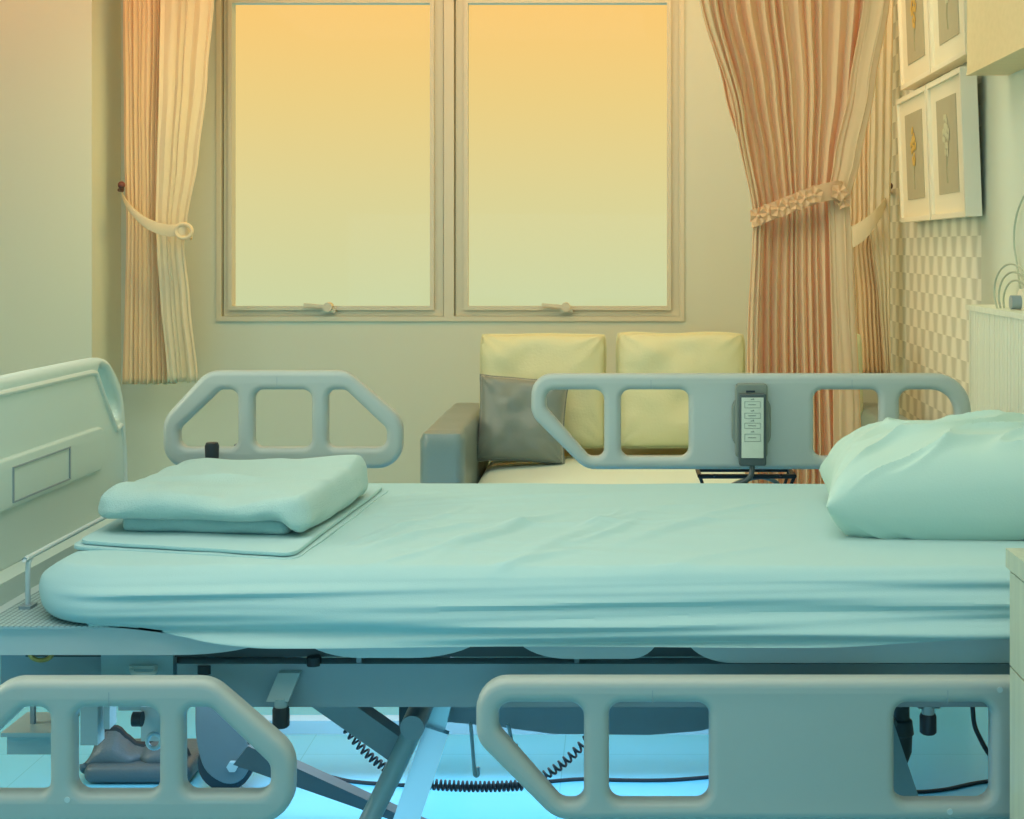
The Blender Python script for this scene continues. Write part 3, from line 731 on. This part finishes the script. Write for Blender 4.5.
# foot motor block
bm = box(PX(146,2.85), PX(168,2.85), 2.82, 2.90, PZ(736,2.85), PZ(702,2.85)); obj('motor_housing', bm, 'deck', bed, bevel=.006)
bm = box(PX(120,2.85), PX(146,2.85), 2.84, 2.88, PZ(709,2.85), PZ(700,2.85)); obj('motor_bracket', bm, 'lsteel', bed, bevel=.003)
bm = bmesh.new(); c = P(133, 719, 2.80); cyl(bm, c, c+Vector((.018,0,0)), .014, 16); obj('motor_knob', bm, 'black', bed, bevel=.002)
bm = box(PX(16,2.7), PX(60,2.7), 2.66, 2.76, PZ(747,2.7), PZ(728,2.7)); B(bm, PX(12,2.7), PX(66,2.7), 2.65, 2.77, PZ(728,2.7), PZ(724,2.7)); obj('control_box', bm, 'lsteel', bed, bevel=.003)
obj('control_box_hanger', box(PX(30,2.7), PX(34,2.7), 2.70, 2.71, PZ(725,2.7), .42), 'steel', bed)
obj('support_post', box(PX(84,2.95), PX(101,2.95), 2.93, 2.97, PZ(742,2.95), .44), 'lsteel', bed, bevel=.003)
obj('support_post', box(PX(107,2.95), PX(113,2.95), 2.93, 2.97, PZ(726,2.95), .44), 'lsteel', bed, bevel=.002)
bm = bmesh.new(); c = P(154, 741, 2.80); tube(bm, [c+Vector((.013*math.cos(a), 0, .014*math.sin(a))) for a in [2*math.pi*i/20 for i in range(20)]], .004, 8, True); obj('pull_ring', bm, 'chrome', bed)
# casters
def caster(x, y, face=-1):
    wl = bmesh.new(); tube(wl, [(x, y-.016, .06), (x, y-.012, .06), (x, y+.012, .06), (x, y+.016, .06)], [.052,.060,.060,.052], 32)
    ca = obj('caster', wl, 'black', bed)
    for s in (-1, 1):
        pts = [(x-.060,.190),(x+.022,.190),(x+.050,.11),(x+.058,.065),(x+.036,.028),(x+.0,.024),(x-.040,.055),(x-.058,.12)]
        lp = [(p.x, p.y) for p in smoothpath([Vector((a, b, 0)) for a, b in pts+[pts[0]]], 5)[:-1]]
        o = plate('fork', [lp], .010, .003, 'wheel', None, Matrix.Translation((0, y+s*.026, 0)) @ XZ); o.parent = ca; o.location = Vector((0,0,0))
    bm = bmesh.new(); cyl(bm, (x+.022, y-.042, .062), (x+.022, y+.03, .062), .012, 6); o = obj('axle_bolt', bm, 'lsteel', None); o.parent = ca
    bm = bmesh.new(); cyl(bm, (x-.005, y, .165), (x-.005, y, .20), .02, 18); o = obj('swivel', bm, 'steel', None); o.parent = ca
caster(-.850, 3.20); caster(.42, 3.2); caster(-.86, 2.5); caster(.42, 2.5)
0 and obj('caster_bracket', box(-.90, -.78, 2.48, 3.24, .19, .21), 'steel', bed, bevel=.003)
# hooks below the deck
for (a, b, c_) in ((471, 728, 775), (509, 728, 752)):
    bm = bmesh.new(); D = 2.75; tube(bm, smoothpath([P(a-2,724,D), P(a,b,D), P(a+3,c_-8,D), P(a+4,c_,D), P(a+7,c_,D), P(a+7,c_-8,D)], 6), .0035, 8); obj('drip_bag_hook', bm, 'lsteel', bed)
# coiled cords and other cables
def coil(a, b, turns, r, w, sagv=0):
    a, b = Vector(a), Vector(b); t = (b-a).normalized(); u = t.cross(Vector((0,1,0))).normalized(); v = t.cross(u); pts = []
    n = turns*12
    for i in range(n+1):
        f = i/n; p = a.lerp(b, f)-Vector((0,0,sagv*4*f*(1-f))); an = 2*math.pi*turns*f
        pts.append(p+(u*math.cos(an)+v*math.sin(an))*r)
    bm = bmesh.new(); tube(bm, pts, w, 6); return bm
obj('coiled_cord', coil(P(345,727,3.0), P(392,771,3.0), 11, .0075, .0026, .012), 'black', bed)
obj('coiled_cord', coil(P(428,784,2.95), P(524,785,2.95), 22, .0090, .0026, .004), 'black', bed)
obj('coiled_cord', coil(P(541,777,2.95), P(586,740,2.95), 9, .0080, .0026, .008), 'black', bed)
# the link may not swing below the floor
for o in bed.children:
    for v in o.data.vertices:
        if v.co.z < .004 : v.co.z = .004

def cable(name, label, pix, r=.0045, Ds=None):
    pts = []
    for (x, y) in pix:
        Df = (CZ-r)*F/(y-VY); pts.append(Vector((PX(x, Df), Df, r)))
    bm = bmesh.new(); tube(bm, smoothpath(pts, 8), r, 8); o = obj(name, bm, 'black'); tag(o, label, 'cable'); return o
cable('power_cable', 'black cable lying on the shiny blue floor under the bed', [(270,774),(300,777),(325,776),(350,781),(385,784),(430,786),(480,786),(530,783),(580,779),(620,780),(665,780),(708,777),(760,771),(820,768),(875,780),(905,791),(940,790),(975,783),(1010,778)], .004)
hc = thing('hanging_cable', 'black cable hanging under the bed head beside the lever', 'cable', P(975,705,2.6))
bm = bmesh.new(); tube(bm, smoothpath([Vector((PX(972,2.5), 2.5, zb0)), P(974,722,2.5), P(980,738,2.5), P(990,755,2.5), P(1003,765,2.5)]), .004, 8); obj('cord', bm, 'black', hc)

# padded grey object on the floor below the foot end
D = 3.22
pc = thing('padded_cushion', 'grey leather-look cushion with dark piped edge on floor under foot end', 'cushion', (PX(130, D), D+.1, 0))
bm = soft_box(.235, .20, .040, .018, .017, 40, 30, 8)
bm.transform(Matrix.Translation((PX(136, D), D+.10, .0215))); obj('base_roll', bm, 'dleather', pc)
bm = bmesh.new(); n = 40; tops = []; G = []
xa, xb = PX(84, D), PX(190, D)
def topy(px):
    K = [(84,772),(92,752),(98,735),(105,728),(114,728),(122,736),(132,744),(142,745),(152,740),(162,736),(172,738),(182,750),(190,772)]
    for a, b in zip(K, K[1:]):
        if a[0] <= px <= b[0]:
            t = (px-a[0])/(b[0]-a[0]); return a[1]+(b[1]-a[1])*(t*t*(3-2*t)*.5+t*.5)
    return 772
for i in range(n+1):
    px = 84+106*i/n; zt_ = PZ(topy(px), D+.08); row = []
    for j in range(13):
        f = j/12; z = .036+(zt_-.036)*f
        dent = .022*math.exp(-((px-140-(1-f)*2)/6)**2)*(1-f*.7)
        y = D+.03+.05*f+dent-.02*math.sin(math.pi*f)
        row.append(bm.verts.new((PX(px, D+.05), y, z)))
    G.append(row); tops.append(Vector((PX(px, D+.05), D+.08, zt_)))
for i in range(n):
    for j in range(12): bm.faces.new((G[i][j], G[i+1][j], G[i+1][j+1], G[i][j+1]))
o = obj('shell', bm, 'dleather', pc); s = o.modifiers.new('thickness', 'SOLIDIFY'); s.thickness = .012; s.offset = 0
bm = bmesh.new(); tube(bm, [t-Vector((0,.006,0)) for t in tops], .009, 8); obj('piping', bm, 'black', pc)

# ------------------------------------------------------------------ mattress, linen
ML, MR_, MN, MF = -.970, .925, 2.335, 3.29
zt_m, zb_m = .653, .564
sx, sy, sz = MR_-ML, MF-MN, zt_m-zb_m
bm = soft_box(sx, sy, sz, .15, .044, 440, 250, 34)
cxm, cym, czm = (ML+MR_)/2, (MN+MF)/2, (zt_m+zb_m)/2
CREASES = []                       # pulled creases across the top: start, end (on the sheet), width, height
def on_top(px, py):
    D = (CZ-zt_m)*F/(py-VY); return Vector((PX(px, D), D))
for a, b, wd, hh_ in (((352,556),(500,519),.022,.0075),((372,566),(470,538),.018,.006),((430,560),(566,512),.024,.0085),((452,548),(530,520),.014,.005),((520,560),(662,508),.026,.009),
        ((556,548),(640,520),.016,.006),((470,575),(600,548),.020,.006),((390,530),(470,506),.016,.005),((600,552),(735,516),.026,.0065),((575,530),(625,508),.012,.004),((640,575),(790,545),.024,.005),
        ((330,548),(420,520),.016,.005),((690,520),(800,500),.020,.004),((480,506),(600,495),.022,.003)):
    CREASES.append((on_top(*a), on_top(*b), wd, hh_))
def crease(x, y):
    h = 0
    for i, (a, b, wd, hh_) in enumerate(CREASES):
        d = b-a; L_ = d.length; t = ((x-a.x)*d.x+(y-a.y)*d.y)/(L_*L_)
        if t < -.15 or t > 1.15: continue
        n = ((x-a.x)*(-d.y)+(y-a.y)*d.x)/L_+.018*math.sin(math.pi*t)*(1 if i % 2 else -1)+.008*noise.noise(Vector((x*6, y*6, i)))
        q = n/wd
        if abs(q) > 3: continue
        w_ = ss(-.12, .3, t)*(1-ss(.6, 1.12, t))
        h += hh_*w_*math.exp(-q*q*(1.0 if q > 0 else 2.6))*(1+.3*math.sin(i*2.1+t*5))
    return h
for v in bm.verts:
    x, y, z = v.co.x+cxm, v.co.y+cym, v.co.z+czm
    near = 1-ss(MN+.035, MN+.065, y)         # outer skirt of the near side
    low = 1-ss(zb_m, zb_m+.05, z)
    xs = ss(ML+.10, ML+.42, x)
    y -= near*low*xs*.85*(y-MN)
    drop = (.029*xs)*(1-.55*ss(.30, .62, x))
    z -= near*low*drop
    y += (1-ss(MN, MN+.2, y))*.045*ss(zb_m-.02, zt_m, v.co.z+czm)
    side = 1-ss(MN, MN+.16, y)
    # long horizontal pulled folds along the near side
    q = noise.noise(Vector((x*.8, z*38+x*.7+.4*noise.noise(Vector((x*2, 0, 8))), 1.3)))
    q2 = noise.noise(Vector((x*1.5+5, z*75-x*1.2, 4.1)))
    w = side*ss(ML, ML+.22, x)
    top = ss(zt_m-.03, zt_m-.005, z)
    if near > 0 or side > 0:
        y -= w*(1-top*.8)*(.021*q+.011*q2)
        z += w*top*.003*q2
    if side > 0 and z < zb_m+.03:            # the skirt hangs outside the deck edge
        y = min(y, 2.372+.2*(1-ss(ML+.07, ML+.12, x))+.5*max(0, z-zb_m)+(.3 if near <= 0 else 0))
    # surface wrinkles, fanning from the blanket
    dx, dy = x+.25, y-2.72; ang = math.atan2(dy, dx+.9); rad = math.hypot(dx+.9, dy)
    rid = 1-abs(noise.noise(Vector((ang*8, rad*1.2, 2.2))))*2.2
    rid2 = 1-abs(noise.noise(Vector((ang*15+3, rad*1.5, 7.7))))*2.2
    mask = ss(-.55, -.30, x)*(1-ss(.10, .50, x))*ss(MN+.04, MN+.2, y)*(1-ss(3.05, 3.25, y))
    z += top*(mask*(.003*max(0, rid)**2+.002*max(0, rid2)**2)+crease(x, y)*ss(MN+.02, MN+.12, y))
    z += top*.0022*noise.noise(Vector((x*4, y*5, .3)))
    # foot end bulge: rounded nose
    if x < ML+.14:
        t = (ML+.14-x)/.14; z -= top*.010*t*t
        x += .006*noise.noise(Vector((y*7, z*20, 3)))
    v.co = Vector((x, y, z))
tag(obj('mattress', bm, 'sheet'), 'long thin mattress wrapped in a creased pale mint sheet on the bed', 'mattress')

# folded flat sheet under the blanket
def quad_xf(u, v, c):          # bilinear over four plan corners (near-left, near-right, far-right, far-left)
    a = c[0].lerp(c[1], u); b = c[3].lerp(c[2], u); return a.lerp(b, v)
def folded(name, c, z0, h, nx, ny, edge, seed, wr, layers=1, puff=0, nose=0):
    H = max(h, nose); bm = soft_box(1, 1, H, max(.05, H*.6), H*.48, nx, ny, max(6, int(H/.006)))
    for v in bm.verts: v.co.z *= h/H
    for v in bm.verts:
        u, w, z = v.co.x+.5, v.co.y+.5, v.co.z+h/2
        p = quad_xf(u, w, c)
        ed = min(u, 1-u, w, 1-w)
        zz = z0+z
        tp = z/h
        n = noise.noise(Vector((p.x*5+seed, p.y*6, seed)))
        n2 = noise.noise(Vector((p.x*14+seed, p.y*9, seed+5)))
        zz += tp*(wr*n+wr*.4*n2+puff*(1-(2*u-1)**4)*(1-(2*w-1)**4))
        off = Vector((noise.noise(Vector((w*4+seed, z*30, 1))), noise.noise(Vector((u*5+seed, z*30, 2))), 0))*edge
        v.co = Vector((p.x+off.x, p.y+off.y, zz))
    return bm
zt2 = zt_m+.001
def Q(px, py, z):              # plan point of a pixel on the height z
    D = (CZ-z)*F/(py-VY); return Vector((PX(px, D), D, 0))
c = [Q(68,545,zt2+.004), Q(296,558,zt2+.004), Q(391,488,zt2+.004), Q(190,485,zt2+.004)]
bm = folded('flat', c, zt_m-.004, .008, 90, 70, .004, 3.3, .001)
B(bm, 9,9.0001,9,9.0001,9,9.0001) if False else None
fs = thing('folded_sheet', 'thin folded flat sheet lying under the thick blanket at foot of mattress', 'sheet', (c[0].x+.3, 2.75, zt_m))
obj('lower_fold', bm, 'sheet', fs)
c2 = [c[0]+Vector((.012,.006,0)), c[1]+Vector((-.006,.006,0)), c[2]+Vector((-.012,0,0)), c[3]]
bm = folded('flat2', c2, zt_m+.0045, .008, 90, 70, .003, 8.3, .0012); obj('upper_fold', bm, 'sheet', fs)
zb2 = zt_m+.0125
bl = thing('folded_blanket', 'thick white folded blanket on top of the thin folded sheet', 'blanket', (c[0].x+.3, 2.75, zb2))
c = [Q(119,532,zb2), Q(288,536,zb2), Q(350,492,zb2), Q(196,490,zb2)]
bm = folded('b1', c, zb2, .027, 110, 80, .005, 1.7, .002, nose=.06)
obj('lower_fold', bm, 'towel', bl)
zc = zb2+.024
c = [Q(90,521,zc), Q(306,526,zc), Q(374,483,zc), Q(184,480,zc)]
bm = folded('b2', c, zc, .046, 150, 110, .010, 6.1, .006, puff=.003, nose=.15)
for v in bm.verts:
    p = v.co; e1 = c[1]; e2 = c[2]
    # signed distance from the right-hand edge: the layer drapes down over it
    t = (e2-e1).normalized(); nrm = Vector((t.y, -t.x, 0)); d = (Vector((p.x, p.y, 0))-e1).dot(nrm); al = (Vector((p.x, p.y, 0))-e1).dot(t)
    dr = .023*ss(-.055, -.012, d)*(1-ss(zc+.026, zc+.046, p.z))
    p.z -= dr
    p.z += .010*math.exp(-(math.hypot(p.x-c[2].x, p.y-c[2].y)/.16)**2)*(p.z > zc+.02)
    # soft hollows and ridges across the top
    if p.z > zc+.018:
        p.z += .009*noise.noise(Vector((p.x*3.2+p.y*5, p.y*9-p.x*2, 2)))+.005*noise.noise(Vector((p.x*9, p.y*14, 7)))+.004*max(0, 1-3*abs(noise.noise(Vector((p.x*3+p.y*2, p.y*7-p.x*3, 11)))))
        p.z -= .006*(1-ss(.0, .16, abs(p.x-(c[0].x+c[1].x)/2-.05)))*(1-ss(2.68, 2.9, p.y))
    # pinched pleat near the front right corner
    p.y += .012*math.exp(-((p.x-c[1].x+.07)/.018)**2)*math.exp(-((p.z-zc-.004)/.010)**2)*(p.y < c[0].y+.05)
obj('upper_fold', bm, 'towel', bl)

# pillow
pw, pd, ph = .60, .44, .228
pl = thing('pillow', 'plump white bed pillow at the right end of the mattress', 'pillow', (.66, 2.78, zt_m))
bm = bmesh.new(); n = 130; gs = []
def pil(u, v, s):
    x = pw/2*u*(1-.05*(1-v*v)*abs(u)); y = pd/2*v*(1-.06*(1-u*u)*abs(v))
    e = max(0, (1-abs(u)**3.2)*(1-abs(v)**3.2)); hgt = e**.46
    z = s*ph/2*hgt
    a = noise.noise(Vector((u*1.6+v*1.1, v*3.2-u*2.0, 3.7))); rid = max(0, 1-abs(noise.noise(Vector((u*2.2-v*2.6, v*1.4+u*1.2, 9.3))))*2.6)
    an = math.atan2(v+1.15, u+1.25); rr = math.hypot(v+1.15, u+1.25); fan = max(0, 1-abs(noise.noise(Vector((an*4, rr*.7, 5.5))))*2.4)
    z += s*(.012*a+.012*rid**2+.011*fan**2*(1-ss(1.2, 2.4, rr)))*e**.4
    z += s*.004*math.sin(9*u+4*v)*e**.5*ss(.2,.9,abs(v))
    if s < 0: z = max(z, -ph*.5*.62)
    return Vector((x, y, z))
for s in (-1, 1):
    g = [[None]*(n+1) for _ in range(n+1)]
    for i in range(n+1):
        for j in range(n+1):
            u = -1+2*i/n; v = -1+2*j/n; u = math.sin(u*math.pi/2)*.5+u*.5; v = math.sin(v*math.pi/2)*.5+v*.5
            if s == 1 and (i in (0,n) or j in (0,n)): g[i][j] = gs[0][i][j]
            else: g[i][j] = bm.verts.new(pil(u, v, s))
    gs.append(g)
    for i in range(n):
        for j in range(n): bm.faces.new((g[i][j], g[i+1][j], g[i+1][j+1], g[i][j+1]))
bm.transform(Matrix.Translation((.685, 2.80, zt_m+ph*.5*.62+.0)) @ Matrix.Rotation(math.radians(-6), 4, 'Z') @ Matrix.Rotation(math.radians(-2), 4, 'Y'))
obj('pillowcase', bm, 'pillow', pl)

# ------------------------------------------------------------------ handset on the far rail, wire tray
YH = DR-.002
hs = thing('bed_remote', 'grey handset remote with white keypad hung on the far head rail', 'remote control', P(751,463,YH))
def prect(name, x0, x1, y0, y1, D, depth, r, m, par, bev=.004):
    s = D/F; w = (x1-x0)*s; h = (y1-y0)*s
    lp = rpoly([(0,0,r*s),(w,0,r*s),(w,-h,r*s),(0,-h,r*s)])
    o = plate(name, [lp], depth, bev, m, par, Matrix.Translation((PX(x0, D), D-depth/2, PZ(y0, D))) @ XZ); return o
prect('holder', 735, 767, 383, 457, YH, .016, 4, 'holder', hs)
lp = rpoly([(0,0,.03),(.088,0,.03),(.088,-.12,.03),(0,-.12,.03)])
plate('holder_wings', [lp], .012, .004, 'holder', hs, Matrix.Translation((PX(731.5, YH), YH-.006, PZ(395, YH))) @ XZ)
prect('body', 738.5, 765.5, 393, 464.5, YH-.016, .022, 2, 'dark', hs, .003)
prect('keypad', 741.5, 763.5, 397.5, 458, YH-.038, .003, .5, 'paper', hs, .0005)
prect('slot', 746, 755, 390.5, 392.3, YH-.0155, .002, .5, 'black', hs, .0004)
Dk = YH-.0412
for i, (a, b) in enumerate(((401.5,408),(413,418.5),(423,428.5),(434,441.5))):
    x0, x1, z1, z0 = PX(744.5, Dk), PX(760.5, Dk), PZ(a, Dk), PZ(b, Dk); t = .0006
    bm = box(x0, x1, Dk-.0006, Dk+.001, z1-t, z1); B(bm, x0, x1, Dk-.0006, Dk+.001, z0, z0+t); B(bm, x0, x0+t, Dk-.0006, Dk+.001, z0, z1); B(bm, x1-t, x1, Dk-.0006, Dk+.001, z0, z1)
    B(bm, x0+.008, x1-.010, Dk-.0006, Dk+.001, (z0+z1)/2-.0006, (z0+z1)/2+.0006)
    xm = (x0+x1)/2; B(bm, xm-.004, xm+.004, Dk-.0006, Dk+.001, z1+.004, z1+.0052); B(bm, xm+.001, xm+.0022, Dk-.0006, Dk+.001, z1+.0052, z1+.0075)
    obj('key_symbol', bm, 'ink', hs, smooth=False)
bm = bmesh.new(); tube(bm, smoothpath([P(752,463,YH-.027), P(752,470,YH-.027), P(750,477,YH-.03), P(742,483,YH-.03), P(728,487,YH-.02), P(715,490,YH-.005)], 8), .006, 10); obj('cord', bm, 'dark', hs)
wt = thing('wire_tray', 'small black wire tray hanging on the far rail below the remote', 'tray', P(750,480,DR+.12))
bm = bmesh.new()
ys, yb = DR+.05, DR+.15; za, zb_ = PZ(473, DR+.1), PZ(492, DR+.1)
ring1 = [(PX(701,DR), ys, za),(PX(797,DR), ys, za),(PX(797,DR), yb, za),(PX(701,DR), yb, za)]
ring2 = [(PX(708,DR), ys+.01, zb_),(PX(790,DR), ys+.01, zb_),(PX(790,DR), yb-.01, zb_),(PX(708,DR), yb-.01, zb_)]
for rg in (ring1, ring2):
    for a, b in zip(rg, rg[1:]+rg[:1]): tube(bm, [a, b], .0055, 8)
for i in range(4): tube(bm, [ring1[i], ring2[i]], .004, 8)
for i in range(1, 10):
    f = i/10; tube(bm, [Vector(ring2[0]).lerp(Vector(ring2[1]), f), Vector(ring2[3]).lerp(Vector(ring2[2]), f)], .0025, 6)
for x in (-.0, .0): pass
for f in (.15, .85):
    p = Vector(ring1[0]).lerp(Vector(ring1[1]), f); tube(bm, [p, p+Vector((0,-.018,.006))], .003, 6)
obj('basket', bm, 'black', wt)
cb = thing('cable_loop', 'grey cable looped in the black wire tray', 'cable', P(760,480,DR+.1))
bm = bmesh.new(); tube(bm, smoothpath([(PX(728,DR), DR+.09, zb_+.01), (PX(745,DR), DR+.085, zb_+.028), (PX(765,DR), DR+.09, zb_+.036), (PX(780,DR), DR+.10, zb_+.024), (PX(782,DR), DR+.11, zb_+.01), (PX(760,DR), DR+.12, zb_+.008), (PX(735,DR), DR+.12, zb_+.01)], 8), .005, 8); obj('cord', bm, 'steel', cb)

# ------------------------------------------------------------------ bedside cabinet
D = 2.20; x0 = PX(1007, D); zt3 = PZ(548, D); xr = .96
bc = thing('bedside_cabinet', 'pale wooden bedside cabinet in the lower right foreground', 'cabinet', ((x0+xr)/2, 1.98, 0))
obj('body', box(x0+.014, xr, 1.76, D-.01, .03, zt3-.028), 'wood', bc, bevel=.002)
obj('top', box(x0-.002, xr+.004, 1.755, D, zt3-.028, zt3), 'wood', bc, bevel=.005)
zd = [zt3-.031, PZ(664.5, D)+.001, .28, .035]
for a, b in zip(zd, zd[1:]):
    dr = obj('drawer', box(x0+.001, x0+.014, 1.765, D-.012, b+.002, a-.001), 'wood', bc, bevel=.0015)
    bm = bmesh.new(); zc_ = (a+b)/2; tube(bm, smoothpath([(x0+.001,1.90,zc_),(x0-.022,1.905,zc_),(x0-.022,1.96,zc_),(x0+.001,1.965,zc_)], 5), .004, 8)
    o = obj('handle', bm, 'chrome', None); o.parent = dr
obj('plinth', box(x0+.03, xr-.01, 1.78, D-.02, 0, .03), 'dark', bc)

# ------------------------------------------------------------------ light
w = bpy.data.worlds.new('sky'); bpy.context.scene.world = w; w.use_nodes = True
nt = w.node_tree; N = nt.nodes; L = nt.links
bg = N['Background']; tc = N.new('ShaderNodeTexCoord'); sp = N.new('ShaderNodeSeparateXYZ'); L.new(tc.outputs['Generated'], sp.inputs[0])
mr = N.new('ShaderNodeMapRange'); mr.inputs['From Min'].default_value = -.30; mr.inputs['From Max'].default_value = .30
L.new(sp.outputs['Z'], mr.inputs['Value'])
rp_ = N.new('ShaderNodeValToRGB'); cr_ = rp_.color_ramp
def pos(py):
    z = (VY-py)/F; z = z/math.sqrt(1+z*z); return (z+.30)/.60
stops = [(pos(460), (165,215,205)), (pos(306), (205,214,163)), (pos(200), (221,212,150)), (pos(100), (237,208,132)), (pos(5), (252,203,116)), (1.0, (255,190,95))]
cr_.elements[0].position = stops[0][0]; cr_.elements[0].color = lin(stops[0][1]); cr_.elements[1].position = stops[-1][0]; cr_.elements[1].color = lin(stops[-1][1])
for p_, c_ in stops[1:-1]:
    e = cr_.elements.new(p_); e.color = lin(c_)
L.new(mr.outputs[0], rp_.inputs[0]); L.new(rp_.outputs[0], bg.inputs['Color']); bg.inputs['Strength'].default_value = 1.0

def area(name, loc, target, sx, sy, power, rgb, spread=180):
    l = bpy.data.lights.new(name, 'AREA'); l.shape = 'RECTANGLE'; l.size = sx; l.size_y = sy; l.energy = power; l.color = lin(rgb)[:3]; l.spread = math.radians(spread)
    o = bpy.data.objects.new(name, l); C.objects.link(o); o.location = loc
    o.rotation_euler = (Vector(target)-Vector(loc)).to_track_quat('-Z', 'Y').to_euler(); return o
area('warm_fill', (-.5, 4.95, ZC-.05), (-.5, 5.7, 1.9), 3.0, .3, 19, (255,160,58))  # unseen warm light added to tint the upper back wall orange
area('warm_fill', (-2.6, 4.75, ZC-.05), (-2.6, 5.48, 1.8), 1.2, .3, 9, (255,140,35))  # added orange light without a fitting, warms the top of the left column
area('bay_fill', (.0, 4.2, ZC-.03), (-.1, 4.5, 0), 1.8, .9, 19, (250,248,215))  # fill added to brighten the sofa, curtains and right wall
area('column_fill', (-1.0, 4.75, ZC-.06), (-1.96, 5.46, 1.2), .2, .2, 1.1, (255,225,150), 50)  # small beam added to lift the column's side strip
area('room_fill', (-.8, 1.7, ZC-.02), (-.8, 1.7, 0), 3.0, 2.2, 42, (255,250,245))  # general overhead fill, added with no known fixture
area('cool_fill', (-.8, YF+.05, .8), (-.6, 3.0, .45), 3.6, 1.4, 44, (140,215,255))  # added bluish light low behind the camera, no opening in that wall
area('side_fill', (XL+.05, 2.6, 1.7), (1.0, 3.7, 1.0), 1.6, 1.2, 28, (255,246,215), 110)  # added light from the left for the right wall, no window there
area('floor_fill', (-.3, 3.08, .37), (-.3, 3.15, 0), 1.4, .30, 7, (190,225,255))  # added below the deck to brighten the floor, not a bed fitting

# ------------------------------------------------------------------ camera
sc = bpy.context.scene
cam = bpy.data.cameras.new('camera'); co = bpy.data.objects.new('camera', cam); C.objects.link(co); sc.camera = co
co.location = (0, 0, CZ); co.rotation_euler = (math.pi/2, 0, 0)
cam.sensor_width = 36; cam.sensor_fit = 'HORIZONTAL'; cam.lens = F/1024*36
cam.shift_x = -(VX-512)/1024; cam.shift_y = -(409.5-VY)/1024; cam.clip_start = .05
sc.view_settings.view_transform = 'Standard'; sc.view_settings.look = 'None'; sc.view_settings.gamma = 1; sc.view_settings.use_curve_mapping = False
sc.view_settings.exposure = 0
